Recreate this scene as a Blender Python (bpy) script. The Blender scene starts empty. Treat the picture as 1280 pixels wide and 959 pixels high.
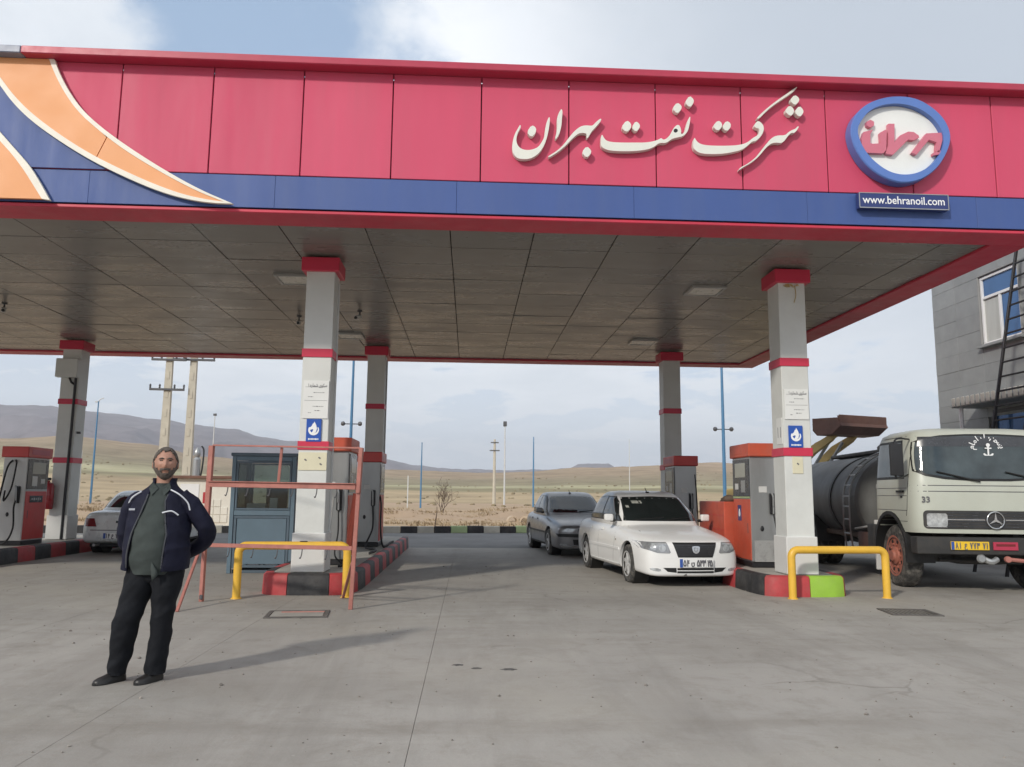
import bpy, bmesh, math, random
from mathutils import Vector, Matrix
from mathutils.bvhtree import BVHTree
from mathutils.geometry import tessellate_polygon
from mathutils import noise as mnoise
random.seed(7)
S = bpy.context.scene
COL = S.collection
R = math.radians
PI = math.pi

# ---------------------------------------------------------------- camera
cd = bpy.data.cameras.new('camera')
cam = bpy.data.objects.new('camera', cd); COL.objects.link(cam)
PITCH, YAW, ROLL, FPX = 0.1387, 0.0523, 0.0102, 988.7
fw = Vector((math.sin(YAW)*math.cos(PITCH), math.cos(YAW)*math.cos(PITCH), math.sin(PITCH)))
rt = Vector((math.cos(YAW), -math.sin(YAW), 0)); up = rt.cross(fw)
r2 = math.cos(ROLL)*rt + math.sin(ROLL)*up; u2 = -math.sin(ROLL)*rt + math.cos(ROLL)*up
M = Matrix((r2, u2, -fw)).transposed().to_4x4(); M.translation = Vector((0, 0, 1.43))
cam.matrix_world = M
cd.sensor_width = 36; cd.lens = FPX/1280*36; cd.clip_start = .05; cd.clip_end = 20000
S.camera = cam

# ---------------------------------------------------------------- sky
SUN_EL, SUN_AZ = R(30), math.atan2(-.617, -.787)
W = bpy.data.worlds.new('World'); S.world = W; W.use_nodes = True
nt = W.node_tree; N = nt.nodes; LK = nt.links
for n in list(N): N.remove(n)
def nd(t, **k):
    n = N.new(t)
    for a, b in k.items(): setattr(n, a, b)
    return n
wo = nd('ShaderNodeOutputWorld'); bg = nd('ShaderNodeBackground')
sky = nd('ShaderNodeTexSky', sky_type='NISHITA'); sky.sun_disc = False
sky.sun_elevation = SUN_EL; sky.sun_rotation = SUN_AZ % (2*PI); sky.air_density = 1.0; sky.dust_density = 2.5; sky.ozone_density = 1.5
tc = nd('ShaderNodeTexCoord')
sep = nd('ShaderNodeSeparateXYZ'); LK.new(tc.outputs['Generated'], sep.inputs[0])
def mth(op, a, b=None, c=None, clamp=False):
    n = nd('ShaderNodeMath', operation=op); n.use_clamp = clamp
    for i, x in enumerate((a, b, c)):
        if x is None: continue
        if isinstance(x, (int, float)): n.inputs[i].default_value = x
        else: LK.new(x, n.inputs[i])
    return n.outputs[0]
zz = mth('ADD', mth('MAXIMUM', sep.outputs['Z'], 0.0), .16)
cmb = nd('ShaderNodeCombineXYZ')
LK.new(mth('DIVIDE', sep.outputs['X'], zz), cmb.inputs[0]); LK.new(mth('DIVIDE', sep.outputs['Y'], zz), cmb.inputs[1])
def wnoise(scale, detail, rough, off, dist=0.0):
    mp = nd('ShaderNodeMapping'); mp.inputs['Location'].default_value = off
    LK.new(cmb.outputs[0], mp.inputs[0])
    n = nd('ShaderNodeTexNoise'); n.inputs['Scale'].default_value = scale; n.inputs['Detail'].default_value = detail
    n.inputs['Roughness'].default_value = rough; n.inputs['Distortion'].default_value = dist
    LK.new(mp.outputs[0], n.inputs['Vector']); return n.outputs['Fac']
def ramp(x, a, b): 
    n = nd('ShaderNodeMapRange', interpolation_type='SMOOTHSTEP'); n.inputs['From Min'].default_value = a; n.inputs['From Max'].default_value = b
    LK.new(x, n.inputs['Value']); return n.outputs[0]
def spot(d, a, b):      # 1 near direction d, 0 beyond
    n = nd('ShaderNodeVectorMath', operation='DOT_PRODUCT'); LK.new(tc.outputs['Generated'], n.inputs[0]); n.inputs[1].default_value = Vector(d).normalized()
    return ramp(n.outputs['Value'], math.cos(a), math.cos(b))
big = wnoise(.95, 7, .56, (3.1, 1.7, 0), .25)
fine = wnoise(2.3, 6, .6, (8.3, 4.4, 2), .3)
hole = spot((-.20, .84, .50), R(13), R(3))
puff = spot((.015, .875, .485), R(10), R(2))
heavy = spot((.62, .62, .62), R(42), R(10))
cov = mth('ADD', mth('ADD', mth('SUBTRACT', big, mth('MULTIPLY', hole, .15)), mth('ADD', mth('MULTIPLY', puff, .12), .015)), mth('MULTIPLY', heavy, .2))
mask = ramp(mth('ADD', cov, mth('MULTIPLY', mth('SUBTRACT', fine, .5), .75)), .37, .55)
skn = nd('ShaderNodeMix', data_type='RGBA', blend_type='MULTIPLY'); skn.inputs[0].default_value = 1
SKY_STRENGTH = .085
LK.new(sky.outputs[0], skn.inputs[6]); skn.inputs[7].default_value = (SKY_STRENGTH*.9, SKY_STRENGTH, SKY_STRENGTH*1.12, 1)
shade = mth('ADD', mth('MULTIPLY', ramp(fine, .25, .75), .5), mth('MULTIPLY', ramp(big, .3, .75), .5))
ccol = nd('ShaderNodeMix', data_type='RGBA'); LK.new(mth('SUBTRACT', shade, mth('MULTIPLY', puff, .35), clamp=True), ccol.inputs[0])
ccol.inputs[6].default_value = (.80, .825, .86, 1); ccol.inputs[7].default_value = (.50, .55, .61, 1)
ccol2 = nd('ShaderNodeMix', data_type='RGBA'); LK.new(mth('MULTIPLY', heavy, .92), ccol2.inputs[0])
LK.new(ccol.outputs[2], ccol2.inputs[6]); ccol2.inputs[7].default_value = (.41, .46, .53, 1)
low = ramp(sep.outputs['Z'], .34, .02)
ccol3 = nd('ShaderNodeMix', data_type='RGBA'); LK.new(mth('MULTIPLY', low, .5), ccol3.inputs[0])
LK.new(ccol2.outputs[2], ccol3.inputs[6]); ccol3.inputs[7].default_value = (.80, .835, .87, 1)
fin = nd('ShaderNodeMix', data_type='RGBA'); LK.new(mth('MAXIMUM', mask, mth('MULTIPLY', low, .8)), fin.inputs[0])
pale = nd('ShaderNodeMix', data_type='RGBA'); pale.inputs[0].default_value = .62; LK.new(skn.outputs[2], pale.inputs[6]); pale.inputs[7].default_value = (.40, .53, .70, 1)
LK.new(pale.outputs[2], fin.inputs[6]); LK.new(ccol3.outputs[2], fin.inputs[7])
LK.new(fin.outputs[2], bg.inputs[0]); bg.inputs[1].default_value = 1.0
LK.new(bg.outputs[0], wo.inputs[0])

# ---------------------------------------------------------------- sun, exposure
sl = bpy.data.lights.new('sun', 'SUN'); sl.energy = 2.0; sl.angle = R(4); sl.color = (1, .94, .85)
so = bpy.data.objects.new('sun', sl); COL.objects.link(so)
sd = Vector((math.sin(SUN_AZ)*math.cos(SUN_EL), math.cos(SUN_AZ)*math.cos(SUN_EL), math.sin(SUN_EL)))
so.rotation_euler = sd.to_track_quat('Z', 'Y').to_euler()
S.view_settings.view_transform = 'Standard'; S.view_settings.look = 'None'; S.view_settings.exposure = 0.45; S.view_settings.gamma = 1.0
S.view_settings.use_curve_mapping = False

# ---------------------------------------------------------------- materials
def mat(name, col, rough=.5, metal=0.0, var=.12, scale=3.0, dirt=0.0, dcol=(.12, .10, .08), dscale=1.2, bump=0.0, bscale=60, coat=0.0, rand=0.0, stretch=None, spec=.5):
    m = bpy.data.materials.new(name); m.use_nodes = True
    t = m.node_tree; n = t.nodes; l = t.links; b = n['Principled BSDF']
    b.inputs['Roughness'].default_value = rough; b.inputs['Metallic'].default_value = metal
    b.inputs['Coat Weight'].default_value = coat; b.inputs['Coat Roughness'].default_value = .08; b.inputs['Specular IOR Level'].default_value = spec
    g = n.new('ShaderNodeNewGeometry'); vec = g.outputs['Position']
    if stretch:
        mp = n.new('ShaderNodeMapping'); mp.inputs['Scale'].default_value = stretch; l.new(vec, mp.inputs[0]); vec = mp.outputs[0]
    def noi(s, d=4, r=.6):
        x = n.new('ShaderNodeTexNoise'); x.inputs['Scale'].default_value = s; x.inputs['Detail'].default_value = d; x.inputs['Roughness'].default_value = r
        l.new(vec, x.inputs['Vector']); return x.outputs['Fac']
    def rng(x, a, b_, c, d):
        q = n.new('ShaderNodeMapRange'); q.inputs[1].default_value = a; q.inputs[2].default_value = b_; q.inputs[3].default_value = c; q.inputs[4].default_value = d
        l.new(x, q.inputs[0]); return q.outputs[0]
    def mul(c_in, f):
        q = n.new('ShaderNodeVectorMath'); q.operation = 'SCALE'; l.new(c_in, q.inputs[0]); l.new(f, q.inputs['Scale']); return q.outputs[0]
    rgb = n.new('ShaderNodeRGB'); rgb.outputs[0].default_value = (*col, 1); c = rgb.outputs[0]
    if var: c = mul(c, rng(noi(scale), .25, .75, 1-var, 1+var))
    if rand:
        oi = n.new('ShaderNodeObjectInfo'); c = mul(c, rng(oi.outputs['Random'], 0, 1, 1-rand, 1+rand))
    if dirt:
        mx = n.new('ShaderNodeMix'); mx.data_type = 'RGBA'
        l.new(rng(noi(dscale, 8, .7), .45, .8, 0, dirt), mx.inputs[0]); l.new(c, mx.inputs[6]); mx.inputs[7].default_value = (*dcol, 1); c = mx.outputs[2]
    l.new(c, b.inputs['Base Color'])
    l.new(rng(noi(scale*2.3), .3, .7, max(0, rough-.07), min(1, rough+.07)), b.inputs['Roughness'])
    if bump:
        bp = n.new('ShaderNodeBump'); bp.inputs['Strength'].default_value = 1; bp.inputs['Distance'].default_value = bump
        l.new(noi(bscale, 3), bp.inputs['Height']); l.new(bp.outputs[0], b.inputs['Normal'])
    return m
MT = {}
def m_(k, *a, **kw): MT[k] = mat(k, *a, **kw)
m_('fascia_red', (.60, .066, .138), .6, var=.05, scale=.8, dirt=.30, dcol=(.40, .105, .14), dscale=1.1, rand=.03, stretch=(2.2, 2.2, .28))
m_('trim_red', (.44, .035, .075), .4, var=.08, dirt=.15)
m_('lip_red', (.58, .036, .075), .45, var=.12, scale=1.5, dirt=.25, dcol=(.2, .08, .08))
m_('fascia_blue', (.050, .096, .285), .55, var=.06, scale=.8, dirt=.30, dcol=(.10, .14, .27), dscale=1.3, rand=.02, stretch=(2.5, 2.5, .4))
m_('swoosh_orange', (.80, .36, .15), .55, var=.04, scale=1)
m_('cream_edge', (.80, .76, .66), .5, var=.05)
m_('letter_cream', (.74, .75, .68), .5, var=.04)
m_('logo_blue', (.105, .20, .52), .38, var=.05)
m_('logo_white', (.80, .82, .80), .4, var=.04)
m_('logo_pink', (.60, .17, .235), .4, var=.05)
m_('sign_navy', (.028, .045, .17), .35, var=.06)
m_('white_print', (.85, .86, .86), .5, var=0)
m_('cap_grey', (.19, .22, .30), .4)
m_('ceiling', (.205, .193, .177), .30, var=.05, scale=1.0, dirt=.40, dcol=(.15, .132, .112), dscale=.30, rand=.06, stretch=(.5, 1.3, 1))
m_('ceiling_void', (.03, .03, .03), .9, var=0)
m_('column_grey', (.64, .655, .63), .55, var=.06, scale=2, dirt=.22, dcol=(.33, .32, .29), dscale=1.6, bump=.0006)
m_('pedestal_white', (.66, .66, .64), .6, var=.06, dirt=.3, dcol=(.36, .34, .3), dscale=3)
m_('band_red', (.58, .03, .075), .4, var=.06)
m_('cream_plate', (.70, .66, .48), .5, var=.05, dirt=.15)
m_('notice_white', (.74, .75, .73), .5, var=.03, dirt=.1, dcol=(.5, .5, .48))
m_('print_grey', (.12, .12, .13), .6, var=0)
m_('sign_blue', (.018, .085, .40), .35, var=.05)
m_('island_top', (.40, .38, .34), .85, var=.15, dirt=.5, dcol=(.2, .18, .15), dscale=2.5, bump=.002)
m_('kerb_red', (.42, .045, .05), .65, var=.15, scale=6, dirt=.55, dcol=(.25, .14, .12), dscale=4, bump=.002)
m_('kerb_black', (.022, .022, .024), .65, var=.2, scale=6, dirt=.5, dcol=(.14, .13, .12), dscale=4, bump=.002)
m_('kerb_green', (.30, .52, .05), .65, var=.1, dirt=.25, dcol=(.3, .35, .15), dscale=4, bump=.002)
m_('kerb_pale', (.45, .44, .38), .7, var=.15, dirt=.5, dcol=(.3, .28, .2), dscale=5, bump=.002, rand=.1)
m_('kerb_palegreen', (.36, .46, .24), .7, var=.15, dirt=.4, dcol=(.35, .34, .25), dscale=5, bump=.002, rand=.1)
m_('yellow_paint', (.78, .46, .05), .45, var=.08, scale=5, dirt=.3, dcol=(.38, .26, .08), dscale=6)
m_('rust_pink', (.40, .155, .125), .6, var=.18, scale=8, dirt=.45, dcol=(.20, .075, .05), dscale=7)
m_('steel', (.40, .41, .41), .35, .55, var=.12, scale=2, dirt=.35, dcol=(.2, .2, .19), dscale=2.5, stretch=(1, 1, .3))
m_('worn_steel', (.42, .42, .41), .5, .2, var=.2, scale=9, dirt=.8, dcol=(.08, .08, .075), dscale=9)
m_('pump_white', (.60, .60, .58), .45, var=.08, dirt=.35, dcol=(.33, .31, .28), dscale=3)
m_('pump_red', (.56, .050, .045), .42, var=.1, dirt=.35, dcol=(.3, .09, .07), dscale=4)
m_('pump_orange', (.56, .095, .05), .5, var=.14, dirt=.6, dcol=(.42, .13, .09), dscale=3.5)
m_('black_plastic', (.018, .018, .02), .45, var=.2)
m_('display', (.055, .058, .065), .25, var=.2)
m_('lcd', (.36, .37, .33), .2, var=.08)
m_('rubber', (.016, .016, .016), .7, var=.25, scale=20)
m_('tyre', (.045, .044, .042), .85, var=.3, scale=20, dirt=.9, dcol=(.30, .275, .24), dscale=9)
m_('kiosk_blue', (.115, .175, .22), .5, var=.09, scale=2, dirt=.35, dcol=(.1, .14, .18), dscale=2.5)
m_('kiosk_frame', (.085, .125, .16), .5, var=.1, dirt=.3)
m_('car_white', (.80, .80, .78), .35, var=.015, scale=1.5, coat=.35, dirt=.05, dcol=(.6, .57, .52), dscale=1.6)
m_('car_silver', (.235, .235, .24), .36, .35, var=.04, coat=.4, dirt=.15, dcol=(.16, .15, .14), dscale=1.5)
m_('car_pale', (.66, .69, .68), .3, .1, var=.05, coat=.6, dirt=.3, dcol=(.35, .33, .3), dscale=1.5)
m_('dark_glass', (.012, .016, .016), .04, var=.3, scale=1.5, spec=.8)
m_('trim_black', (.012, .012, .012), .5, var=.1)
m_('chrome', (.62, .63, .64), .18, .9, var=.06)
m_('alloy', (.60, .60, .59), .4, .15, var=.1, dirt=.4, dcol=(.2, .18, .15), dscale=8)
m_('lamp_glass', (.46, .48, .49), .08, .25, var=.45, scale=14, coat=.9)
m_('lamp_dark', (.30, .31, .32), .15, .3, var=.35, scale=12, coat=.9)
m_('tail_red', (.16, .012, .016), .15, var=.2, coat=.8)
m_('plate_white', (.80, .80, .78), .4, var=.03)
m_('plate_yellow', (.80, .52, .03), .4, var=.04)
m_('plate_blue', (.03, .09, .35), .4, var=0)
m_('truck_cream', (.485, .505, .435), .42, var=.05, scale=1.5, dirt=.28, dcol=(.42, .41, .33), dscale=2.2, coat=.25)
m_('truck_dark', (.03, .03, .03), .6, var=.2, dirt=.4, dcol=(.11, .09, .07), dscale=4)
m_('truck_glass', (.045, .06, .065), .05, var=.5, scale=2.2, spec=.7)
m_('tank_grey', (.125, .127, .122), .55, .1, var=.18, scale=1.5, dirt=.6, dcol=(.05, .045, .04), dscale=2, stretch=(1, 1, .4))
m_('hub_orange', (.40, .14, .095), .6, var=.15, dirt=.45, dcol=(.14, .09, .07), dscale=14)
m_('bucket_brown', (.13, .062, .045), .6, var=.25, scale=3, dirt=.4, dcol=(.12, .08, .06), dscale=4)
m_('machine_yellow', (.50, .36, .12), .5, var=.12, dirt=.4)
m_('stone_grey', (.27, .285, .285), .55, var=.10, scale=2.5, dirt=.25, dcol=(.24, .24, .23), dscale=2, rand=.06, bump=.0008)
m_('mortar', (.27, .275, .27), .9, var=.1)
m_('pvc_white', (.76, .77, .77), .4, var=.03)
m_('window_blue', (.045, .13, .30), .06, .35, var=.2, scale=1, spec=.8)
m_('curtain_pane', (.44, .45, .42), .12, var=.12, scale=2.5, stretch=(1, 3, .3))
m_('black_steel', (.022, .02, .022), .5, .2, var=.2)
m_('pole_blue', (.07, .20, .36), .5, var=.1)
m_('pole_concrete', (.52, .48, .39), .8, var=.1, dirt=.25, dcol=(.36, .32, .26))
m_('pole_pale', (.55, .56, .55), .6, var=.06)
m_('steel_dark', (.10, .10, .105), .5, .3, var=.15)
m_('hut_white', (.70, .68, .60), .75, var=.06, dirt=.3, dcol=(.5, .45, .36))
m_('hut_roof', (.16, .085, .06), .8, var=.2)
m_('bark', (.13, .095, .07), .9, var=.25, scale=10)
m_('pipe_tan', (.50, .40, .29), .9, var=.12)
m_('rubble_tan', (.36, .26, .165), .95, var=.25, scale=1.2, rand=.12)
m_('weed', (.33, .25, .155), .95, var=.35, scale=.8, rand=.1)
m_('scrub', (.24, .19, .11), .95, var=.4, scale=.2)
m_('grit', (.22, .20, .175), .9, var=.6, scale=3)
m_('asphalt', (.165, .162, .156), .85, var=.16, scale=.6, dirt=.5, dcol=(.07, .068, .066), dscale=.35, bump=.003, bscale=90)
m_('manhole_iron', (.13, .12, .11), .6, .4, var=.2, dirt=.6, dcol=(.24, .22, .19), dscale=6)
m_('manhole_lid', (.31, .29, .255), .85, var=.15, dirt=.5, dcol=(.2, .18, .15), dscale=5, bump=.002)
m_('pit_dark', (.19, .18, .16), .9)
m_('oil', (.075, .07, .065), .5, var=.2)
m_('extinguisher', (.40, .02, .03), .3, var=.06, coat=.5)
m_('lamp_lens', (.62, .62, .56), .3, var=.1)
m_('skin', (.38, .20, .14), .55, var=.10, scale=14, bump=.0006, bscale=160)
m_('hair', (.085, .072, .060), .85, var=.6, scale=38, bump=.003, bscale=150)
m_('beard', (.10, .080, .068), .85, var=.6, scale=70, bump=.002, bscale=200)
m_('eye_dark', (.02, .015, .013), .3, var=0)
m_('lip', (.30, .12, .09), .5, var=.1)
m_('jacket_navy', (.0085, .0092, .023), .7, spec=.22, var=.22, scale=7, bump=.004, bscale=16)
m_('shirt_grey', (.050, .060, .057), .85, spec=.2, var=.16, scale=8, bump=.005, bscale=14)
m_('trouser_black', (.0105, .0115, .0145), .85, spec=.2, var=.22, scale=8, bump=.005, bscale=13)
m_('shoe_black', (.018, .016, .015), .42, var=.25, scale=10)
m_('piping_white', (.62, .64, .68), .6, var=0)
m_('box_white', (.60, .60, .58), .5, var=.05, dirt=.2)

# ground materials with more going on
def ground_mat(name, base, kind):
    m = bpy.data.materials.new(name); m.use_nodes = True
    t = m.node_tree; n = t.nodes; l = t.links; b = n['Principled BSDF']
    g = n.new('ShaderNodeNewGeometry')
    def noi(s, d=5, r=.6, st=None, dist=0):
        v = g.outputs['Position']
        if st:
            mp = n.new('ShaderNodeMapping'); mp.inputs['Scale'].default_value = st[:3]
            if len(st) > 3: mp.inputs['Rotation'].default_value = (0, 0, st[3])
            l.new(v, mp.inputs[0]); v = mp.outputs[0]
        x = n.new('ShaderNodeTexNoise'); x.inputs['Scale'].default_value = s; x.inputs['Detail'].default_value = d; x.inputs['Roughness'].default_value = r; x.inputs['Distortion'].default_value = dist
        l.new(v, x.inputs['Vector']); return x.outputs['Fac']
    def rng(x, a, b_, c, d):
        q = n.new('ShaderNodeMapRange'); q.inputs[1].default_value = a; q.inputs[2].default_value = b_; q.inputs[3].default_value = c; q.inputs[4].default_value = d
        l.new(x, q.inputs[0]); return q.outputs[0]
    def mix(f, c1, c2):
        q = n.new('ShaderNodeMix'); q.data_type = 'RGBA'; l.new(f, q.inputs[0])
        for i, c in ((6, c1), (7, c2)):
            if isinstance(c, tuple): q.inputs[i].default_value = (*c, 1)
            else: l.new(c, q.inputs[i])
        return q.outputs[2]
    if kind == 'concrete':
        c = mix(rng(noi(.35, 6, .62), .3, .7, 0, 1), tuple(x*.86 for x in base), tuple(x*1.1 for x in base))
        c = mix(rng(noi(1.0, 7, .72, (.8, .11, 1, .12), .5), .46, .74, 0, .6), c, (base[0]*.46, base[1]*.44, base[2]*.42))     # tyre streaks
        c = mix(rng(noi(1.0, 7, .72, (.12, .75, 1, -.06), .6), .48, .74, 0, .55), c, (base[0]*.55, base[1]*.53, base[2]*.5))
        c = mix(rng(noi(1.1, 8, .72, None, .6), .54, .72, 0, .55), c, (base[0]*.5, base[1]*.47, base[2]*.44))                      # blotches
        c = mix(rng(noi(2.6, 8, .78, None, .4), .50, .68, 0, .5), c, (base[0]*.62, base[1]*.59, base[2]*.54))
        c = mix(rng(noi(.22, 5, .6, None, .3), .5, .68, 0, .5), c, (base[0]*1.12, base[1]*1.10, base[2]*1.02))
        c = mix(rng(noi(5, 6, .75), .66, .76, 0, .6), c, (base[0]*.4, base[1]*.38, base[2]*.36))
        c = mix(rng(noi(9, 4, .6), .70, .74, 0, .3), c, (base[0]*1.5, base[1]*1.48, base[2]*1.45))
        c = mix(rng(noi(60, 3, .6), .3, .7, 0, .22), c, (base[0]*.7, base[1]*.7, base[2]*.7))
        sy = n.new('ShaderNodeSeparateXYZ'); l.new(g.outputs['Position'], sy.inputs[0])
        ba = n.new('ShaderNodeMath'); ba.operation = 'MULTIPLY_ADD'; l.new(noi(1.3, 6, .7, (.5, 1, 1)), ba.inputs[0]); ba.inputs[1].default_value = .9; l.new(sy.outputs['Y'], ba.inputs[2])
        bb = n.new('ShaderNodeMath'); bb.operation = 'SUBTRACT'; l.new(ba.outputs[0], bb.inputs[0]); bb.inputs[1].default_value = 5.62
        bc = n.new('ShaderNodeMath'); bc.operation = 'ABSOLUTE'; l.new(bb.outputs[0], bc.inputs[0])
        bd_ = n.new('ShaderNodeMath'); bd_.operation = 'MULTIPLY'; l.new(rng(bc.outputs[0], .02, .22, .42, 0), bd_.inputs[0]); l.new(rng(noi(.7, 4), .4, .6, .2, 1), bd_.inputs[1])
        c = mix(bd_.outputs[0], c, (base[0]*.55, base[1]*.52, base[2]*.48))        # grime along the cross joint
        # hairline cracks
        v = n.new('ShaderNodeTexVoronoi'); v.feature = 'DISTANCE_TO_EDGE'; v.inputs['Scale'].default_value = .42
        w = n.new('ShaderNodeTexNoise'); w.inputs['Scale'].default_value = 1.3; w.inputs['Detail'].default_value = 6; l.new(g.outputs['Position'], w.inputs['Vector'])
        va = n.new('ShaderNodeVectorMath'); va.operation = 'MULTIPLY_ADD'; l.new(w.outputs['Color'], va.inputs[0]); va.inputs[1].default_value = (.9, .9, 0); l.new(g.outputs['Position'], va.inputs[2])
        l.new(va.outputs[0], v.inputs['Vector'])
        cr = rng(v.outputs['Distance'], .002, .009, 1, 0)
        k = n.new('ShaderNodeMath'); k.operation = 'MULTIPLY'; l.new(cr, k.inputs[0]); l.new(rng(noi(.5, 3), .54, .64, 0, .4), k.inputs[1])
        c = mix(k.outputs[0], c, (base[0]*.35, base[1]*.33, base[2]*.3))
        rough = .8; bump = (.0025, 40)
    else:
        c = mix(rng(noi(.12, 6, .6), .3, .7, 0, 1), tuple(x*.85 for x in base), tuple(x*1.12 for x in base))
        c = mix(rng(noi(.8, 8, .7), .5, .72, 0, .5), c, (base[0]*.72, base[1]*.66, base[2]*.55))
        c = mix(rng(noi(.05, 5, .6), .45, .65, 0, .6), c, (base[0]*.95, base[1]*1.0, base[2]*.8))
        c = mix(rng(noi(7, 5, .7), .5, .75, 0, .4), c, (base[0]*.6, base[1]*.58, base[2]*.55))
        rough = .95; bump = (.03, 6)
    l.new(c, b.inputs['Base Color']); b.inputs['Roughness'].default_value = rough
    bp = n.new('ShaderNodeBump'); bp.inputs['Distance'].default_value = bump[0]; l.new(noi(bump[1], 4), bp.inputs['Height']); l.new(bp.outputs[0], b.inputs['Normal'])
    MT[name] = m
ground_mat('concrete', (.375, .352, .316), 'concrete')
ground_mat('dirt', (.43, .305, .20), 'dirt')

def hill_mat(name, stops, nscale, patch):
    m = bpy.data.materials.new(name); m.use_nodes = True
    t = m.node_tree; n = t.nodes; l = t.links; b = n['Principled BSDF']; b.inputs['Roughness'].default_value = 1; b.inputs['Specular IOR Level'].default_value = .1
    g = n.new('ShaderNodeNewGeometry'); sp = n.new('ShaderNodeSeparateXYZ'); l.new(g.outputs['Position'], sp.inputs[0])
    ln = n.new('ShaderNodeVectorMath'); ln.operation = 'LENGTH'; l.new(g.outputs['Position'], ln.inputs[0])
    no = n.new('ShaderNodeTexNoise'); no.inputs['Scale'].default_value = nscale; no.inputs['Detail'].default_value = 7; l.new(g.outputs['Position'], no.inputs['Vector'])
    a = n.new('ShaderNodeMath'); a.operation = 'MULTIPLY_ADD'; l.new(no.outputs['Fac'], a.inputs[0]); a.inputs[1].default_value = patch; l.new(ln.outputs['Value'], a.inputs[2])
    s2 = n.new('ShaderNodeMath'); s2.operation = 'MULTIPLY_ADD'; l.new(sp.outputs['X'], s2.inputs[0]); s2.inputs[1].default_value = .30; l.new(a.outputs[0], s2.inputs[2])
    d = n.new('ShaderNodeMath'); d.operation = 'DIVIDE'; l.new(s2.outputs[0], d.inputs[0]); d.inputs[1].default_value = 1000
    cr = n.new('ShaderNodeValToRGB'); e = cr.color_ramp.elements
    e[0].position, e[0].color = stops[0][0], (*stops[0][1], 1); e[1].position, e[1].color = stops[-1][0], (*stops[-1][1], 1)
    for p, c in stops[1:-1]:
        q = e.new(p); q.color = (*c, 1)
    l.new(d.outputs[0], cr.inputs[0])
    n2 = n.new('ShaderNodeTexNoise'); n2.inputs['Scale'].default_value = nscale*7; n2.inputs['Detail'].default_value = 8; n2.inputs['Roughness'].default_value = .65; l.new(g.outputs['Position'], n2.inputs['Vector'])
    r = n.new('ShaderNodeMapRange'); r.inputs[1].default_value = .3; r.inputs[2].default_value = .7; r.inputs[3].default_value = .72; r.inputs[4].default_value = 1.22; l.new(n2.outputs['Fac'], r.inputs[0])
    sc = n.new('ShaderNodeVectorMath'); sc.operation = 'SCALE'; l.new(cr.outputs[0], sc.inputs[0]); l.new(r.outputs[0], sc.inputs['Scale'])
    l.new(sc.outputs[0], b.inputs['Base Color']); MT[name] = m
hill_mat('field_hills', [(.0, (.40, .31, .20)), (.285, (.43, .33, .205)), (.305, (.265, .23, .135)), (.335, (.275, .235, .14)), (.35, (.42, .385, .235)), (.385, (.41, .365, .23)),
                         (.41, (.285, .245, .15)), (.50, (.295, .24, .155)), (.60, (.34, .255, .165)), (.78, (.38, .275, .18)), (1.0, (.38, .28, .185))], .0065, 130)
hill_mat('mountain_rock', [(.0, (.20, .165, .15)), (.5, (.215, .18, .17)), (1.0, (.20, .17, .175))], .0025, 200)

# clear glass for the kiosk
m = bpy.data.materials.new('kiosk_glass'); m.use_nodes = True; t = m.node_tree
for x in list(t.nodes): t.nodes.remove(x)
o_ = t.nodes.new('ShaderNodeOutputMaterial'); tr_ = t.nodes.new('ShaderNodeBsdfTransparent'); tr_.inputs[0].default_value = (.66, .72, .72, 1)
gl = t.nodes.new('ShaderNodeBsdfGlossy'); gl.inputs['Roughness'].default_value = .04; fr_ = t.nodes.new('ShaderNodeFresnel'); fr_.inputs[0].default_value = 1.6
mx = t.nodes.new('ShaderNodeMixShader'); t.links.new(fr_.outputs[0], mx.inputs[0]); t.links.new(tr_.outputs[0], mx.inputs[1]); t.links.new(gl.outputs[0], mx.inputs[2]); t.links.new(mx.outputs[0], o_.inputs[0]); MT['kiosk_glass'] = m
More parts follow.
